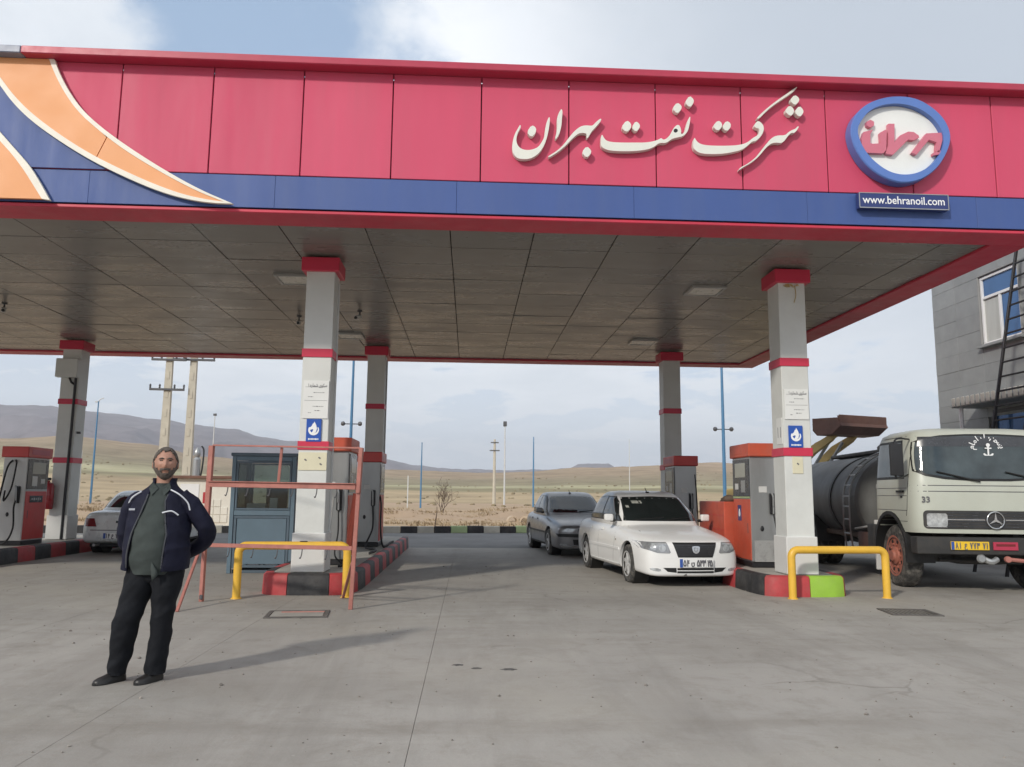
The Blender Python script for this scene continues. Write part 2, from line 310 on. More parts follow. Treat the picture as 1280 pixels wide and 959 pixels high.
# ---------------------------------------------------------------- mesh helpers
class MB:
    def __init__(s): s.v = []; s.f = []; s.m = []
    def add(s, vs, fs, mi=0):
        o = len(s.v); s.v += [tuple(p) for p in vs]; s.f += [tuple(i+o for i in f) for f in fs]; s.m += [mi]*len(fs); return s
    def box(s, c, d, mi=0, rot=None, bev=0.0):
        x, y, z = d[0]/2, d[1]/2, d[2]/2
        if bev > 0:
            bm = bmesh.new(); bmesh.ops.create_cube(bm, size=1)
            for v in bm.verts: v.co = Vector((v.co.x*d[0], v.co.y*d[1], v.co.z*d[2]))
            bmesh.ops.bevel(bm, geom=bm.edges[:], offset=min(bev, min(d)*.45), segments=1 if bev <= .02 else 3, affect='EDGES', profile=.6)
            bm.verts.index_update(); vs = [v.co.copy() for v in bm.verts]; fs = [[v.index for v in f.verts] for f in bm.faces]; bm.free()
        else:
            vs = [Vector((a*x, b*y, e*z)) for e in (-1, 1) for b in (-1, 1) for a in (-1, 1)]
            fs = [(0, 2, 3, 1), (4, 5, 7, 6), (0, 1, 5, 4), (2, 6, 7, 3), (0, 4, 6, 2), (1, 3, 7, 5)]
        if rot is not None: vs = [rot @ p for p in vs]
        return s.add([p+Vector(c) for p in vs], fs, mi)
    def tube(s, pts, r, n=8, mi=0, caps=True):
        pts = [Vector(p) for p in pts]; k = len(pts)
        rr = r if isinstance(r, (list, tuple)) else [r]*k
        vs = []; nx = None
        for i, p in enumerate(pts):
            t = (pts[min(i+1, k-1)]-pts[max(i-1, 0)]).normalized()
            if nx is None: nx = t.orthogonal().normalized()
            else:
                nx = (nx - t*nx.dot(t)); nx = nx.normalized() if nx.length > 1e-6 else t.orthogonal().normalized()
            b = t.cross(nx)
            for j in range(n):
                a = 2*PI*j/n; vs.append(p+rr[i]*(math.cos(a)*nx+math.sin(a)*b))
        fs = [(i*n+j, i*n+(j+1) % n, (i+1)*n+(j+1) % n, (i+1)*n+j) for i in range(k-1) for j in range(n)]
        if caps: fs += [tuple(range(n-1, -1, -1)), tuple((k-1)*n+j for j in range(n))]
        return s.add(vs, fs, mi)
    def lathe(s, prof, n=24, mi=0, axis='Z', c=(0, 0, 0), caps=True):
        vs = []
        for r, h in prof:
            for j in range(n):
                a = 2*PI*j/n; x, y = r*math.cos(a), r*math.sin(a)
                p = (x, y, h) if axis == 'Z' else ((h, x, y) if axis == 'X' else (x, h, -y) if axis == 'Y' else None)
                vs.append(Vector(p)+Vector(c))
        k = len(prof)
        fs = [(i*n+j, i*n+(j+1) % n, (i+1)*n+(j+1) % n, (i+1)*n+j) for i in range(k-1) for j in range(n)]
        if caps: fs += [tuple(range(n-1, -1, -1)), tuple((k-1)*n+j for j in range(n))]
        return s.add(vs, fs, mi)
    def prism(s, poly, f, d0, d1, mi=0):
        """poly 2D; f(a, b, d) -> 3D"""
        n = len(poly)
        tri = tessellate_polygon([[Vector((a, b, 0)) for a, b in poly]])
        vs = [f(a, b, d0) for a, b in poly]+[f(a, b, d1) for a, b in poly]
        fs = [tuple(t) for t in tri]+[tuple(i+n for i in reversed(t)) for t in tri]+[(i, (i+1) % n, (i+1) % n+n, i+n) for i in range(n)]
        return s.add(vs, fs, mi)
    def loft(s, rings, mi=0, cap=True, closed=True):
        n = len(rings[0]); k = len(rings); vs = [p for r in rings for p in r]
        jj = n if closed else n-1
        fs = [(i*n+j, i*n+(j+1) % n, (i+1)*n+(j+1) % n, (i+1)*n+j) for i in range(k-1) for j in range(jj)]
        if cap and closed: fs += [tuple(range(n-1, -1, -1)), tuple((k-1)*n+j for j in range(n))]
        return s.add(vs, fs, mi)
    def mesh(s, name, mats, ang=28):
        me = bpy.data.meshes.new(name); me.from_pydata([tuple(v) for v in s.v], [], s.f)
        for k in (mats if isinstance(mats, (list, tuple)) else [mats]): me.materials.append(MT[k])
        if any(s.m): me.polygons.foreach_set('material_index', s.m)
        bm = bmesh.new(); bm.from_mesh(me); bmesh.ops.recalc_face_normals(bm, faces=bm.faces[:]); bm.to_mesh(me); bm.free()
        if ang:
            me.shade_smooth()
            if ang < 180: me.set_sharp_from_angle(angle=R(ang))
        return me
    def obj(s, name, mats, parent=None, loc=(0, 0, 0), ang=28, label=None):
        o = bpy.data.objects.new(name, s.mesh(name, mats, ang)); COL.objects.link(o); o.location = loc
        if parent: o.parent = parent
        if label: o['label'] = label
        return o
def thing(name, label, cat, loc=(0, 0, 0), rz=0.0, group=None):
    o = bpy.data.objects.new(name, None); COL.objects.link(o); o.location = loc; o.rotation_euler = (0, 0, rz); o.empty_display_size = .2
    o['label'] = label; o['category'] = cat
    if group: o['group'] = group
    return o
def tag(o, label, cat, group=None):
    o['label'] = label; o['category'] = cat
    if group: o['group'] = group
    return o
def struct(o): o['kind'] = 'structure'; return o
def box(name, m, parent, c, d, bev=.006, rot=None, label=None):
    return MB().box(c, d, 0, rot, bev).obj(name, m, parent, label=label)
def inst(name, me, parent, loc, rot=(0, 0, 0), label=None, scale=None):
    o = bpy.data.objects.new(name, me); COL.objects.link(o); o.parent = parent; o.location = loc; o.rotation_euler = rot
    if label: o['label'] = label
    if scale: o.scale = scale
    return o
def dup(root, loc, rz=0, label=None):
    r = root.copy(); COL.objects.link(r); r.location = loc; r.rotation_euler = (0, 0, rz)
    if label: r['label'] = label
    for c in root.children:
        k = c.copy(); COL.objects.link(k); k.parent = r
        for g in c.children:
            h = g.copy(); COL.objects.link(h); h.parent = k
    return r
def chaikin(p, it=2, closed=True):
    for _ in range(it):
        q = []; n = len(p)
        for i in range(n if closed else n-1):
            a, b = p[i], p[(i+1) % n]
            q += [tuple(.75*x+.25*y for x, y in zip(a, b)), tuple(.25*x+.75*y for x, y in zip(a, b))]
        if not closed: q = [p[0]]+q+[p[-1]]
        p = q
    return p
def text_obj(name, s, size, m, parent, loc, rot=(0, 0, 0), align='CENTER', ext=.001, sx=1.0, bold=0.0):
    c = bpy.data.curves.new(name, 'FONT'); c.body = s; c.size = size; c.extrude = ext; c.align_x = align; c.align_y = 'CENTER'; c.offset = bold; c.resolution_u = 3
    t = bpy.data.objects.new(name, c); COL.objects.link(t)
    me = bpy.data.meshes.new_from_object(t.evaluated_get(bpy.context.evaluated_depsgraph_get())); me.name = name
    bpy.data.objects.remove(t); bpy.data.curves.remove(c)
    me.materials.clear(); me.materials.append(MT[m])
    o = bpy.data.objects.new(name, me); COL.objects.link(o); o.parent = parent; o.location = loc; o.rotation_euler = rot; o.scale = (sx, 1, 1)
    return o
def bez(p, n=16):
    """smooth curve through points (Catmull-Rom)"""
    p = [Vector(q) for q in p]; out = []
    for i in range(len(p)-1):
        a, b, c, d = p[max(i-1, 0)], p[i], p[i+1], p[min(i+2, len(p)-1)]
        for k in range(n):
            t = k/n; out.append(.5*((2*b)+(c-a)*t+(2*a-5*b+4*c-d)*t*t+(3*b-a-3*c+d)*t**3))
    out.append(p[-1]); return out
STROKES = {'1': [[(0, 1), (.05, .6), (.02, 0)]], '2': [[(-.22, .97), (-.16, .55), (-.14, 0)], [(-.2, .62), (.1, .58), (.24, .68), (.26, .97)]],
 '3': [[(-.26, .97), (-.2, .55), (-.18, 0)], [(-.22, .66), (-.05, .60), (.03, .70), (.04, .92)], [(.03, .68), (.18, .60), (.28, .70), (.29, .95)]],
 '4': [[(-.2, 1), (-.18, .5), (-.16, 0)], [(-.18, .52), (.1, .50), (.26, .54)], [(.26, .92), (.02, .88), (.0, .66), (.14, .52)]],
 '5': [[(0, .98), (-.22, .62), (-.34, .25), (-.26, .02), (-.08, .04), (0, .2), (.08, .04), (.26, .02), (.34, .25), (.22, .62), (0, .98)]],
 '7': [[(-.28, 1), (-.1, .5), (0, 0), (.1, .5), (.28, 1)]], '8': [[(-.28, 0), (-.1, .5), (0, 1), (.1, .5), (.28, 0)]],
 'n': [[(-.36, .55), (-.38, .2), (-.2, -.05), (.15, -.05), (.36, .2), (.34, .58)], [(-.06, .55), (.08, .55)]],
 'e': [[(.25, .62), (.05, .8), (-.2, .7), (-.18, .45), (.15, .42)], [(-.1, .42), (-.32, .15), (-.2, -.15), (.1, -.22), (.34, -.1)]]}
def digits(parent, txt, xs, y, z, h, th, m='print_grey', face=-1, sxx=.62):
    k = 0
    for ch, x in zip(txt, xs):
        q = MB()
        for st in STROKES[ch]:
            for (a, b_), (c, d) in zip(st, st[1:]):
                p0 = Vector((x+a*h*sxx*(1 if face < 0 else -1), 0, z+(b_-.5)*h)); p1 = Vector((x+c*h*sxx*(1 if face < 0 else -1), 0, z+(d-.5)*h))
                v = p1-p0; L = v.length+th*.6; ang = math.atan2(v.z, v.x); k += 1
                q.box((p0+p1)/2+Vector((0, y+face*k*.0002, 0)), (L, .002, th), rot=Matrix.Rotation(-ang, 3, 'Y'))
        q.obj('plate_digit', m, parent, ang=0)
def fbm(x, y, z=0, o=5): return mnoise.fractal(Vector((x, y, z)), 1.0, 2.1, o)

# ---------------------------------------------------------------- ground, road, hills
def terrain(name, m, az0, az1, daz, dists, hf):
    b = MB(); na = int(round((az1-az0)/daz))+1
    for d in dists:
        for i in range(na):
            a = R(az0+i*daz); b.v.append((d*math.sin(a), d*math.cos(a), hf(az0+i*daz, d)))
    for k in range(len(dists)-1):
        for i in range(na-1): b.f.append((k*na+i, k*na+i+1, (k+1)*na+i+1, (k+1)*na+i)); b.m.append(0)
    o = b.obj(name, m, None, ang=180); return struct(o)
def lerp(tab, x):
    if x <= tab[0][0]: return tab[0][1]
    for (a, b), (c, d) in zip(tab, tab[1:]):
        if x <= c:
            t = (x-a)/(c-a); t = t*t*(3-2*t); return b+(d-b)*t
    return tab[-1][1]
MID = [(-60, .045), (-38, .05), (-30, .054), (-26, .060), (-22, .055), (-18, .040), (-14, .033), (-9, .030), (-5, .028), (0, .0275), (4, .030), (8, .0335), (11, .034), (14, .0365), (16, .040), (21, .040), (27, .037), (40, .034), (60, .03)]
FAR = [(-60, .07), (-45, .082), (-34, .092), (-30, .0912), (-27.7, .094), (-25.7, .090), (-24.3, .087), (-21, .0826), (-18.5, .078), (-16.5, .0747), (-14.4, .0663), (-12.2, .0635), (-9, .051), (-6.1, .0433), (-3.8, .0359), (-1.5, .0325), (3, .0314), (5.4, .0325), (7.2, .0345), (7.9, .0405), (9.9, .0408), (10.6, .035), (14, .030), (60, .03)]
def sst(x): x = max(0, min(1, x)); return x*x*(3-2*x)
def hmid(az, d):
    a = R(az); x, y = d*math.sin(a), d*math.cos(a)
    t = max(0, min(1, (d-110)/590)); h = (lerp(MID, az)*700+1.43)*t**1.55
    if d > 700: h *= 1-.75*sst((d-700)/500)
    return h+t*(fbm(x*.006, y*.006)*4.0+fbm(x*.03, y*.03, 3)*.7)-.15 if d > 111 else -.25
def hfar(az, d):
    a = R(az); x, y = d*math.sin(a), d*math.cos(a)
    t = max(0, min(1, (d-950)/1650)); h = (lerp(FAR, az)*2600)*t**1.25
    if d > 2600: h *= 1-.7*sst((d-2600)/1400)
    rg = 1-abs(fbm(x*.0028, y*.0028, 5, 6))*1.6
    env = math.sin(PI*min(1, t*1.02))**.7 if t < 1 else .15
    return h+env*(rg-.5)*.22*lerp(FAR, az)*2600+fbm(x*.02, y*.02, 1)*3*t-4
gsheet = MB(); gsheet.add([(-9000, -9000, -.07), (9000, -9000, -.07), (9000, 9000, -.07), (-9000, 9000, -.07)], [(0, 1, 2, 3)])
struct(gsheet.obj('dirt_ground', 'dirt', None, ang=0))
terrain('field_hills', 'field_hills', -62, 62, .5, [108, 112, 130, 150, 175, 200, 230, 260, 290, 320, 350, 385, 420, 460, 500, 540, 580, 620, 655, 685, 700, 720, 760, 830, 950, 1200], hmid)
terrain('mountains', 'mountain_rock', -62, 62, .25, [940+i*55 for i in range(30)]+[2570, 2600, 2640, 2720, 2850, 3100, 3500, 4000], hfar)
# rough dirt between the kerb and the fields
b = MB(); nx, ny = 90, 60
for j in range(ny+1):
    for i in range(nx+1):
        x = -45+i*1.1; y = 30.2+(j/ny)**1.6*62
        e = sst((y-30.4)/6)*sst((92-y)/20)
        mound = max(0, fbm(x*.13+5, y*.16, 2)+.12)*1.1*math.exp(-((y-45)/8)**2)
        b.v.append((x+fbm(x, y)*.2, y, .02+e*(.10*fbm(x*.5, y*.5)+.05)+mound*.9-.05*(1-e)))
for j in range(ny):
    for i in range(nx): k = j*(nx+1)+i; b.f.append((k, k+1, k+nx+2, k+nx+1)); b.m.append(0)
struct(b.obj('rough_dirt', 'dirt', None, ang=180))
# asphalt road behind the station
b = MB(); b.add([(-60, 21.2, -.012), (60, 21.2, -.012), (60, 39.4, -.012), (-60, 20.3, -.012)], [(0, 1, 2, 3)])
struct(b.obj('asphalt_road', 'asphalt', None, ang=0))
# concrete forecourt: cast slabs with open joints over a dark base
b = MB(); b.add([(-22, -8, -.02), (24, -8, -.02), (24, 21.4, -.02), (-22, 21.4, -.02)], [(0, 1, 2, 3)])
fore = struct(b.obj('forecourt', 'pit_dark', None, ang=0))
gx = [-22, -12.6, -8.4, -4.45, -2.33, -.317, 3.95, 8.3, 14, 24]; gy = [-8, 1.2, 5.25, 12.0, 16.6, 21.4]
for i in range(len(gx)-1):
    for j in range(len(gy)-1):
        g_ = .0035
        w, d = gx[i+1]-gx[i]-g_, gy[j+1]-gy[j]-g_*.7
        MB().box(((gx[i]+gx[i+1])/2, (gy[j]+gy[j+1])/2, -.006), (w, d, .012), bev=0).obj('concrete_slab', 'concrete', fore, ang=0)

# black and pale painted kerb along the far road
kd = Vector((3.79, .59, 0)).normalized(); ko = Vector((-2.469, 29.35, 0)); ka = math.atan2(kd.y, kd.x)
kerb = thing('roadside_kerb', 'low roadside kerb painted in black and pale green blocks behind the pumps', 'kerb', tuple(ko), ka)
kbm = [MB().box((0, 0, .11), (.60, .22, .26), bev=.015).mesh('kerb_block', k) for k in ('kerb_black', 'kerb_pale', 'kerb_palegreen')]
for i in range(-30, 40):
    kk = 0 if i % 2 == 0 else (2 if (i*7) % 5 in (1, 4) else 1)
    inst('kerb_block', kbm[kk], kerb, (.3+i*.612+random.uniform(-.008, .008), random.uniform(-.012, .012), random.uniform(-.015, .01)), (random.uniform(-.02, .02), 0, random.uniform(-.012, .012)))

# ---------------------------------------------------------------- canopy
YF, YB, XR, XL = 9.73, 21.11, 7.72, -14.0
ZB, ZR, ZT = 4.92, 5.404, 6.93
SP, X0 = 1.1478, .0736
can = thing('canopy', 'large flat petrol station canopy with red and blue front fascia and panelled soffit', 'canopy')
MB().box(((XL+XR)/2, (YF+.1+YB-.02)/2, (ZB+.10+ZT-.097)/2), (XR-XL-.16, YB-YF-.24, ZT-ZB-.197)).obj('core', 'ceiling_void', can, ang=0)
ks = range(-12, 12)
pm = MB().box((0, 0, 0), (SP-.014, .03, ZT-.09-ZR-.012), bev=.006).mesh('red_panel', 'fascia_red')
bmh = MB().box((0, 0, 0), (SP*2-.003, .03, ZR-ZB-.06), bev=.002).mesh('blue_panel', 'fascia_blue')
bpanels = 0
for k in ks:
    xa = X0+(k-3)*SP+SP*0
    if xa+SP > XR+.05: 
        w = XR-xa-.01
        MB().box((xa+w/2+.004, YF+.015, (ZT-.09+ZR)/2), (w-.008, .03, ZT-.09-ZR-.012), bev=.006).obj('red_panel', 'fascia_red', can)
        break
    inst('red_panel', pm, can, (xa+SP/2, YF+.015+random.uniform(-.002, .002), (ZT-.09+ZR)/2), (random.uniform(-.002, .002), 0, random.uniform(-.0025, .0025)))
x = XL
while x < XR-.01:
    w = min(2*SP, XR-x)
    if w > 2*SP-.01: inst('blue_panel', bmh, can, (x+w/2, YF+.018, (ZB+.05+ZR)/2), (0, 0, 0))
    else: MB().box((x+w/2, YF+.018, (ZB+.05+ZR)/2), (w-.006, .03, ZR-ZB-.06), bev=.004).obj('blue_panel', 'fascia_blue', can)
    x += w
# side and back fascia (red)
for nm, c, d in (('side_fascia', (XR-.02, (YF+YB)/2+.02, (ZB+ZT)/2-.02), (.03, YB-YF-.05, ZT-ZB-.14)), ('back_fascia', ((XL+XR)/2, YB-.02, (ZB+ZT)/2-.02), (XR-XL-.1, .03, ZT-ZB-.14))):
    MB().box(c, d, bev=.004).obj(nm, 'fascia_red', can)
# top coping
XG = -5.70
MB().box(((XG+XR+.08)/2, YF-.02, ZT-.045), (XR+.08-XG, .34, .10), bev=.01).obj('coping', 'trim_red', can)
MB().box(((XL+XG)/2-.002, YF-.02, ZT-.045), (XG-XL, .34, .10), bev=.01).obj('coping', 'cap_grey', can, label='grey length of coping at the left end')
MB().box((XR-.03, (YF+YB)/2+.17, ZT-.047), (.22, YB-YF-.12, .095), bev=.01).obj('coping', 'trim_red', can)
# soffit border
LW = .53
MB().box(((XL+XR)/2, YF+LW/2+.012, ZB+.022), (XR-XL-.03, LW-.03, .045), bev=.008).obj('soffit_border', 'lip_red', can)
MB().box((XR-LW/2, (YF+LW+YB)/2, ZB+.0245), (LW, YB-YF-LW-.006, .045), bev=.008).obj('soffit_border', 'lip_red', can)
MB().box(((XL+XR-LW)/2, YB-.26, ZB+.0225), (XR-LW-XL-.006, .52, .045), bev=.008).obj('soffit_border', 'lip_red', can)
# ceiling panels
GY = .8622; cy0 = YF+LW; cx0 = -.319
ceil_me = MB().box((0, 0, 0), (SP-.013, GY-.016, .02), bev=.005).mesh('ceiling_panel', 'ceiling')
ny = int((YB-.52-cy0)/GY)+1
for i in range(-13, 8):
    xa = cx0+i*SP
    if xa < XL: continue
    for j in range(ny):
        ya = cy0+j*GY; wx = min(SP, XR-LW-xa); wy = min(GY, YB-.52-ya)
        if wx < .08 or wy < .08: continue
        z = ZB+.048+random.uniform(-.003, .003); rr = (random.uniform(-.006, .006), random.uniform(-.004, .004), 0)
        if wx > SP-.01 and wy > GY-.01: inst('ceiling_panel', ceil_me, can, (xa+SP/2, ya+GY/2, z), rr)
        else: MB().box((0, 0, 0), (wx-.013, wy-.016, .02), bev=.005).obj('ceiling_panel', 'ceiling', can, (xa+wx/2, ya+wy/2, z))

# outlines in metres on the fascia plane (x, z)
SCRIPT={
'nun':[(0.577,6.162),(0.552,6.115),(0.504,6.022),(0.48,5.917),(0.475,5.825),(0.494,5.755),(0.538,5.704),(0.606,5.69),(0.692,5.696),(0.766,5.731),(0.828,5.786),(0.877,5.865),(0.914,5.958),(0.938,6.051),(0.957,6.169),(0.963,6.262),(0.95,6.281),(0.925,6.221),(0.907,6.154),(0.898,6.075),(0.889,5.996),(0.858,5.93),(0.815,5.863),(0.753,5.829),(0.679,5.813),(0.605,5.823),(0.555,5.861),(0.532,5.912),(0.529,5.971),(0.541,6.036),(0.571,6.096),(0.587,6.13)],
'nd':[(0.726,6.161),(0.786,6.124),(0.779,6.051),(0.721,5.99),(0.662,6.06)],
'alef':[(1.11,6.399),(1.128,6.367),(1.119,6.267),(1.113,6.162),(1.088,6.056),(1.045,5.976),(1.028,5.995),(1.048,6.054),(1.057,6.147),(1.054,6.265),(1.075,6.332)],
'bhr':[(1.627,6.286),(1.637,6.26),(1.564,6.165),(1.513,6.11),(1.482,6.057),(1.453,6.001),(1.438,6.016),(1.444,6.055),(1.425,6.074),(1.363,6.076),(1.313,6.051),(1.238,5.976),(1.163,5.888),(1.064,5.8),(0.952,5.725),(0.937,5.737),(0.989,5.772),(1.064,5.826),(1.138,5.901),(1.213,6.008),(1.275,6.089),(1.351,6.157),(1.413,6.179),(1.476,6.178),(1.52,6.177),(1.564,6.231)],
'bd':[(1.441,5.898),(1.502,5.841),(1.493,5.789),(1.437,5.735),(1.375,5.811)],
'nft':[(1.641,6.069),(1.627,6.022),(1.624,5.917),(1.649,5.879),(1.724,5.849),(1.836,5.84),(2.05,5.847),(2.214,5.872),(2.315,5.909),(2.392,5.977),(2.48,5.971),(2.557,6.036),(2.646,6.061),(2.704,6.074),(2.762,6.129),(2.791,6.209),(2.811,6.336),(2.802,6.356),(2.778,6.302),(2.751,6.221),(2.737,6.154),(2.704,6.107),(2.679,6.106),(2.686,6.153),(2.668,6.218),(2.643,6.233),(2.611,6.216),(2.572,6.162),(2.539,6.094),(2.52,6.067),(2.475,6.026),(2.443,6.018),(2.418,6.044),(2.392,6.023),(2.329,5.995),(2.215,5.971),(2.076,5.966),(1.888,5.959),(1.762,5.962),(1.7,5.979),(1.668,6.011)],
'd1':[(1.966,6.272),(2.026,6.228),(2.022,6.155),(1.958,6.103),(1.892,6.17)],
'd2':[(2.086,6.266),(2.142,6.219),(2.136,6.166),(2.084,6.111),(2.031,6.175)],
'd3':[(2.636,6.544),(2.699,6.499),(2.692,6.445),(2.637,6.383),(2.571,6.454)],
'd4':[(2.804,6.644),(2.863,6.592),(2.853,6.532),(2.805,6.476),(2.739,6.547)],
'hole':[(2.61,6.179),(2.638,6.167),(2.638,6.138),(2.609,6.118),(2.584,6.133),(2.585,6.162)],
'kt':[(2.859,6.067),(2.842,6.023),(2.836,5.937),(2.862,5.887),(2.937,5.847),(3.061,5.841),(3.241,5.853),(3.408,5.892),(3.492,5.923),(3.563,5.976),(3.621,6.036),(3.676,6.045),(3.734,6.098),(3.778,6.171),(3.788,6.244),(3.762,6.294),(3.714,6.329),(3.678,6.298),(3.652,6.247),(3.682,6.226),(3.724,6.22),(3.729,6.162),(3.693,6.118),(3.636,6.087),(3.579,6.034),(3.508,5.996),(3.41,5.974),(3.244,5.962),(3.064,5.959),(2.967,5.967),(2.913,5.989),(2.879,6.024)],
'ks':[(4.26,6.833),(4.251,6.803),(4.207,6.757),(4.105,6.68),(3.961,6.579),(3.831,6.471),(3.729,6.358),(3.687,6.354),(3.759,6.432),(3.875,6.539),(4.02,6.654),(4.15,6.747)],
'd5':[(3.177,6.316),(3.231,6.275),(3.223,6.209),(3.166,6.164),(3.101,6.227)],
'd6':[(3.288,6.313),(3.347,6.279),(3.341,6.214),(3.284,6.161),(3.226,6.224)],
'd7':[(4.219,6.713),(4.281,6.664),(4.272,6.612),(4.213,6.559),(4.148,6.63)],
'd8':[(4.143,6.564),(4.204,6.507),(4.195,6.448),(4.148,6.403),(4.072,6.473)],
'd9':[(4.277,6.561),(4.331,6.497),(4.321,6.446),(4.27,6.396),(4.203,6.471)],
'shr':[(4.251,6.276),(4.257,6.254),(4.198,6.172),(4.156,6.178),(4.112,6.14),(4.031,6.024),(3.941,6.033),(3.87,6.016),(3.798,5.948),(3.711,5.838),(3.611,5.748),(3.484,5.673),(3.428,5.628),(3.45,5.671),(3.541,5.717),(3.655,5.807),(3.727,5.896),(3.815,6.014),(3.887,6.096),(3.958,6.132),(4.07,6.135),(4.114,6.183),(4.164,6.214),(4.207,6.23)],
}
LOGO={
'outer':[(4.909,6.235),(4.989,6.429),(5.165,6.59),(5.413,6.686),(5.639,6.709),(5.844,6.683),(6.026,6.584),(6.168,6.454),(6.251,6.302),(6.274,6.149),(6.23,5.995),(6.124,5.801),(6.003,5.664),(5.829,5.545),(5.622,5.491),(5.439,5.514),(5.241,5.601),(5.083,5.737),(4.964,5.932),(4.92,6.082)],
'inner':[(5.001,6.219),(5.059,6.336),(5.178,6.484),(5.351,6.568),(5.577,6.602),(5.799,6.565),(5.981,6.466),(6.103,6.335),(6.168,6.184),(6.158,6.03),(6.072,5.856),(5.932,5.718),(5.76,5.628),(5.573,5.603),(5.391,5.644),(5.214,5.77),(5.092,5.917),(5.018,6.086)],
'n':[(5.094,6.189),(5.226,6.226),(5.186,6.163),(5.179,6.039),(5.206,6.03),(5.318,6.038),(5.317,6.187),(5.394,6.232),(5.412,6.219),(5.388,5.951),(5.348,5.902),(5.116,5.903),(5.064,5.968),(5.062,6.101)],
'nd':[(5.145,6.334),(5.196,6.363),(5.245,6.338),(5.242,6.284),(5.191,6.255),(5.142,6.281)],
'r':[(5.436,6.316),(5.521,6.319),(5.505,6.06),(5.586,6.158),(5.701,6.216),(5.776,6.213),(5.839,6.167),(5.846,6.139),(5.769,6.098),(5.695,6.105),(5.477,5.887),(5.403,5.894),(5.376,5.903),(5.419,6.019)],
'b':[(5.944,6.2),(6.161,6.217),(6.159,6.111),(6.105,5.947),(6.059,5.955),(6.076,6.08),(5.976,6.114),(5.794,5.898),(5.73,5.924)],
'm':[(6.016,5.928),(6.12,5.976),(6.122,5.919),(6.021,5.896)],
}
SWOOSH={
'A_or':[(-6.506,6.835),(-5.431,6.88),(-5.338,6.661),(-5.192,6.398),(-4.998,6.137),(-4.734,5.907),(-4.396,5.654),(-3.935,5.38),(-3.477,5.145),(-3.125,5.013),(-3.323,5.033),(-3.621,5.089),(-3.972,5.208),(-4.375,5.379),(-4.806,5.587),(-5.192,5.825),(-5.556,6.09),(-5.797,6.321),(-5.991,6.568),(-6.165,6.849)],
'A_up_o':[(-5.362,6.883),(-5.291,6.69),(-5.145,6.426),(-4.952,6.166),(-4.688,5.935),(-4.35,5.695),(-3.888,5.408),(-3.429,5.16),(-3.013,4.99)],
'A_up_i':[(-5.431,6.88),(-5.338,6.661),(-5.192,6.398),(-4.998,6.137),(-4.734,5.907),(-4.396,5.654),(-3.935,5.38),(-3.477,5.145),(-3.125,5.013)],
'A_lo_o':[(-6.287,6.844),(-6.146,6.656),(-5.981,6.461),(-5.814,6.24),(-5.573,6.009),(-5.235,5.77),(-4.825,5.521),(-4.42,5.325),(-4.017,5.155),(-3.667,5.048),(-3.321,4.994),(-3.013,4.99)],
'A_lo_i':[(-6.19,6.848),(-6.103,6.711),(-5.991,6.568),(-5.797,6.321),(-5.556,6.09),(-5.192,5.825),(-4.806,5.587),(-4.375,5.379),(-3.972,5.208),(-3.621,5.089),(-3.323,5.033),(-3.125,5.013)],
'B_o':[(-6.351,6.273),(-6.137,6.068),(-5.921,5.838),(-5.706,5.609),(-5.518,5.406),(-5.379,5.202),(-5.238,4.969)],
'B_i':[(-6.337,6.14),(-6.125,5.95),(-5.909,5.72),(-5.749,5.555),(-5.585,5.352),(-5.446,5.148),(-5.335,4.984)],
}
# orange swooshes on the left of the fascia
def strip(a, c): return a+list(reversed(c))
FP = lambda y0: (lambda a, b_, d: (a, y0-d, b_))
def shapes(name, poly, m, d0, d1, label=None, parent=can): return MB().prism(poly, FP(YF), d0, d1).obj(name, m, parent, ang=25, label=label)
sw = {k: chaikin(v, 2, False) if k != 'A_or' else v for k, v in SWOOSH.items()}
mid = [((a[0]+c[0])/2, (a[1]+c[1])/2) for a, c in zip(SWOOSH['A_up_i'], SWOOSH['A_lo_i'][2:11])]
ztop = ZT-.10
blue_back = [(-14, ztop)]+[(p[0], min(p[1], ztop)) for p in [(SWOOSH['A_lo_o'][0][0]+.25, ztop)]+SWOOSH['A_lo_i'][1:9]]
blue_back = [p for p in blue_back if p[1] > ZR+.02]+[(-4.62, ZR+.006), (-14, ZR+.006)]
shapes('blue_panel', blue_back, 'fascia_blue', .002, .02)
up_i, up_o, lo_i, lo_o = sw['A_up_i'], sw['A_up_o'], sw['A_lo_i'], sw['A_lo_o']
cut = [i for i, p in enumerate(up_i) if p[0] > -4.62][0]; cut2 = [i for i, p in enumerate(lo_i) if p[0] > -4.74][0]
clampz = lambda pts: [(x, min(z, ztop)) for x, z in pts]
shapes('swoosh_panel', clampz(up_i[:cut]+[(-4.625, up_i[cut][1]+.004)]+[(-4.745, lo_i[cut2][1]+.002)]+list(reversed(lo_i[:cut2]))), 'swoosh_orange', .022, .062)
shapes('swoosh_panel', clampz([(-4.613, up_i[cut][1])]+up_i[cut:]+list(reversed(lo_i[cut2:]))+[(-4.733, lo_i[cut2][1])]), 'swoosh_orange', .022, .062)
shapes('swoosh_edge', clampz(strip(up_o, up_i)), 'cream_edge', .022, .070)
shapes('swoosh_edge', clampz(strip(lo_i, lo_o)), 'cream_edge', .022, .069)
Bo, Bi = sw['B_o'], sw['B_i']
shapes('swoosh_panel', Bi+[(-9.0, Bi[-1][1]), (-9.0, Bi[0][1])], 'swoosh_orange', .022, .062)
shapes('swoosh_edge', strip(Bo, Bi), 'cream_edge', .022, .070)

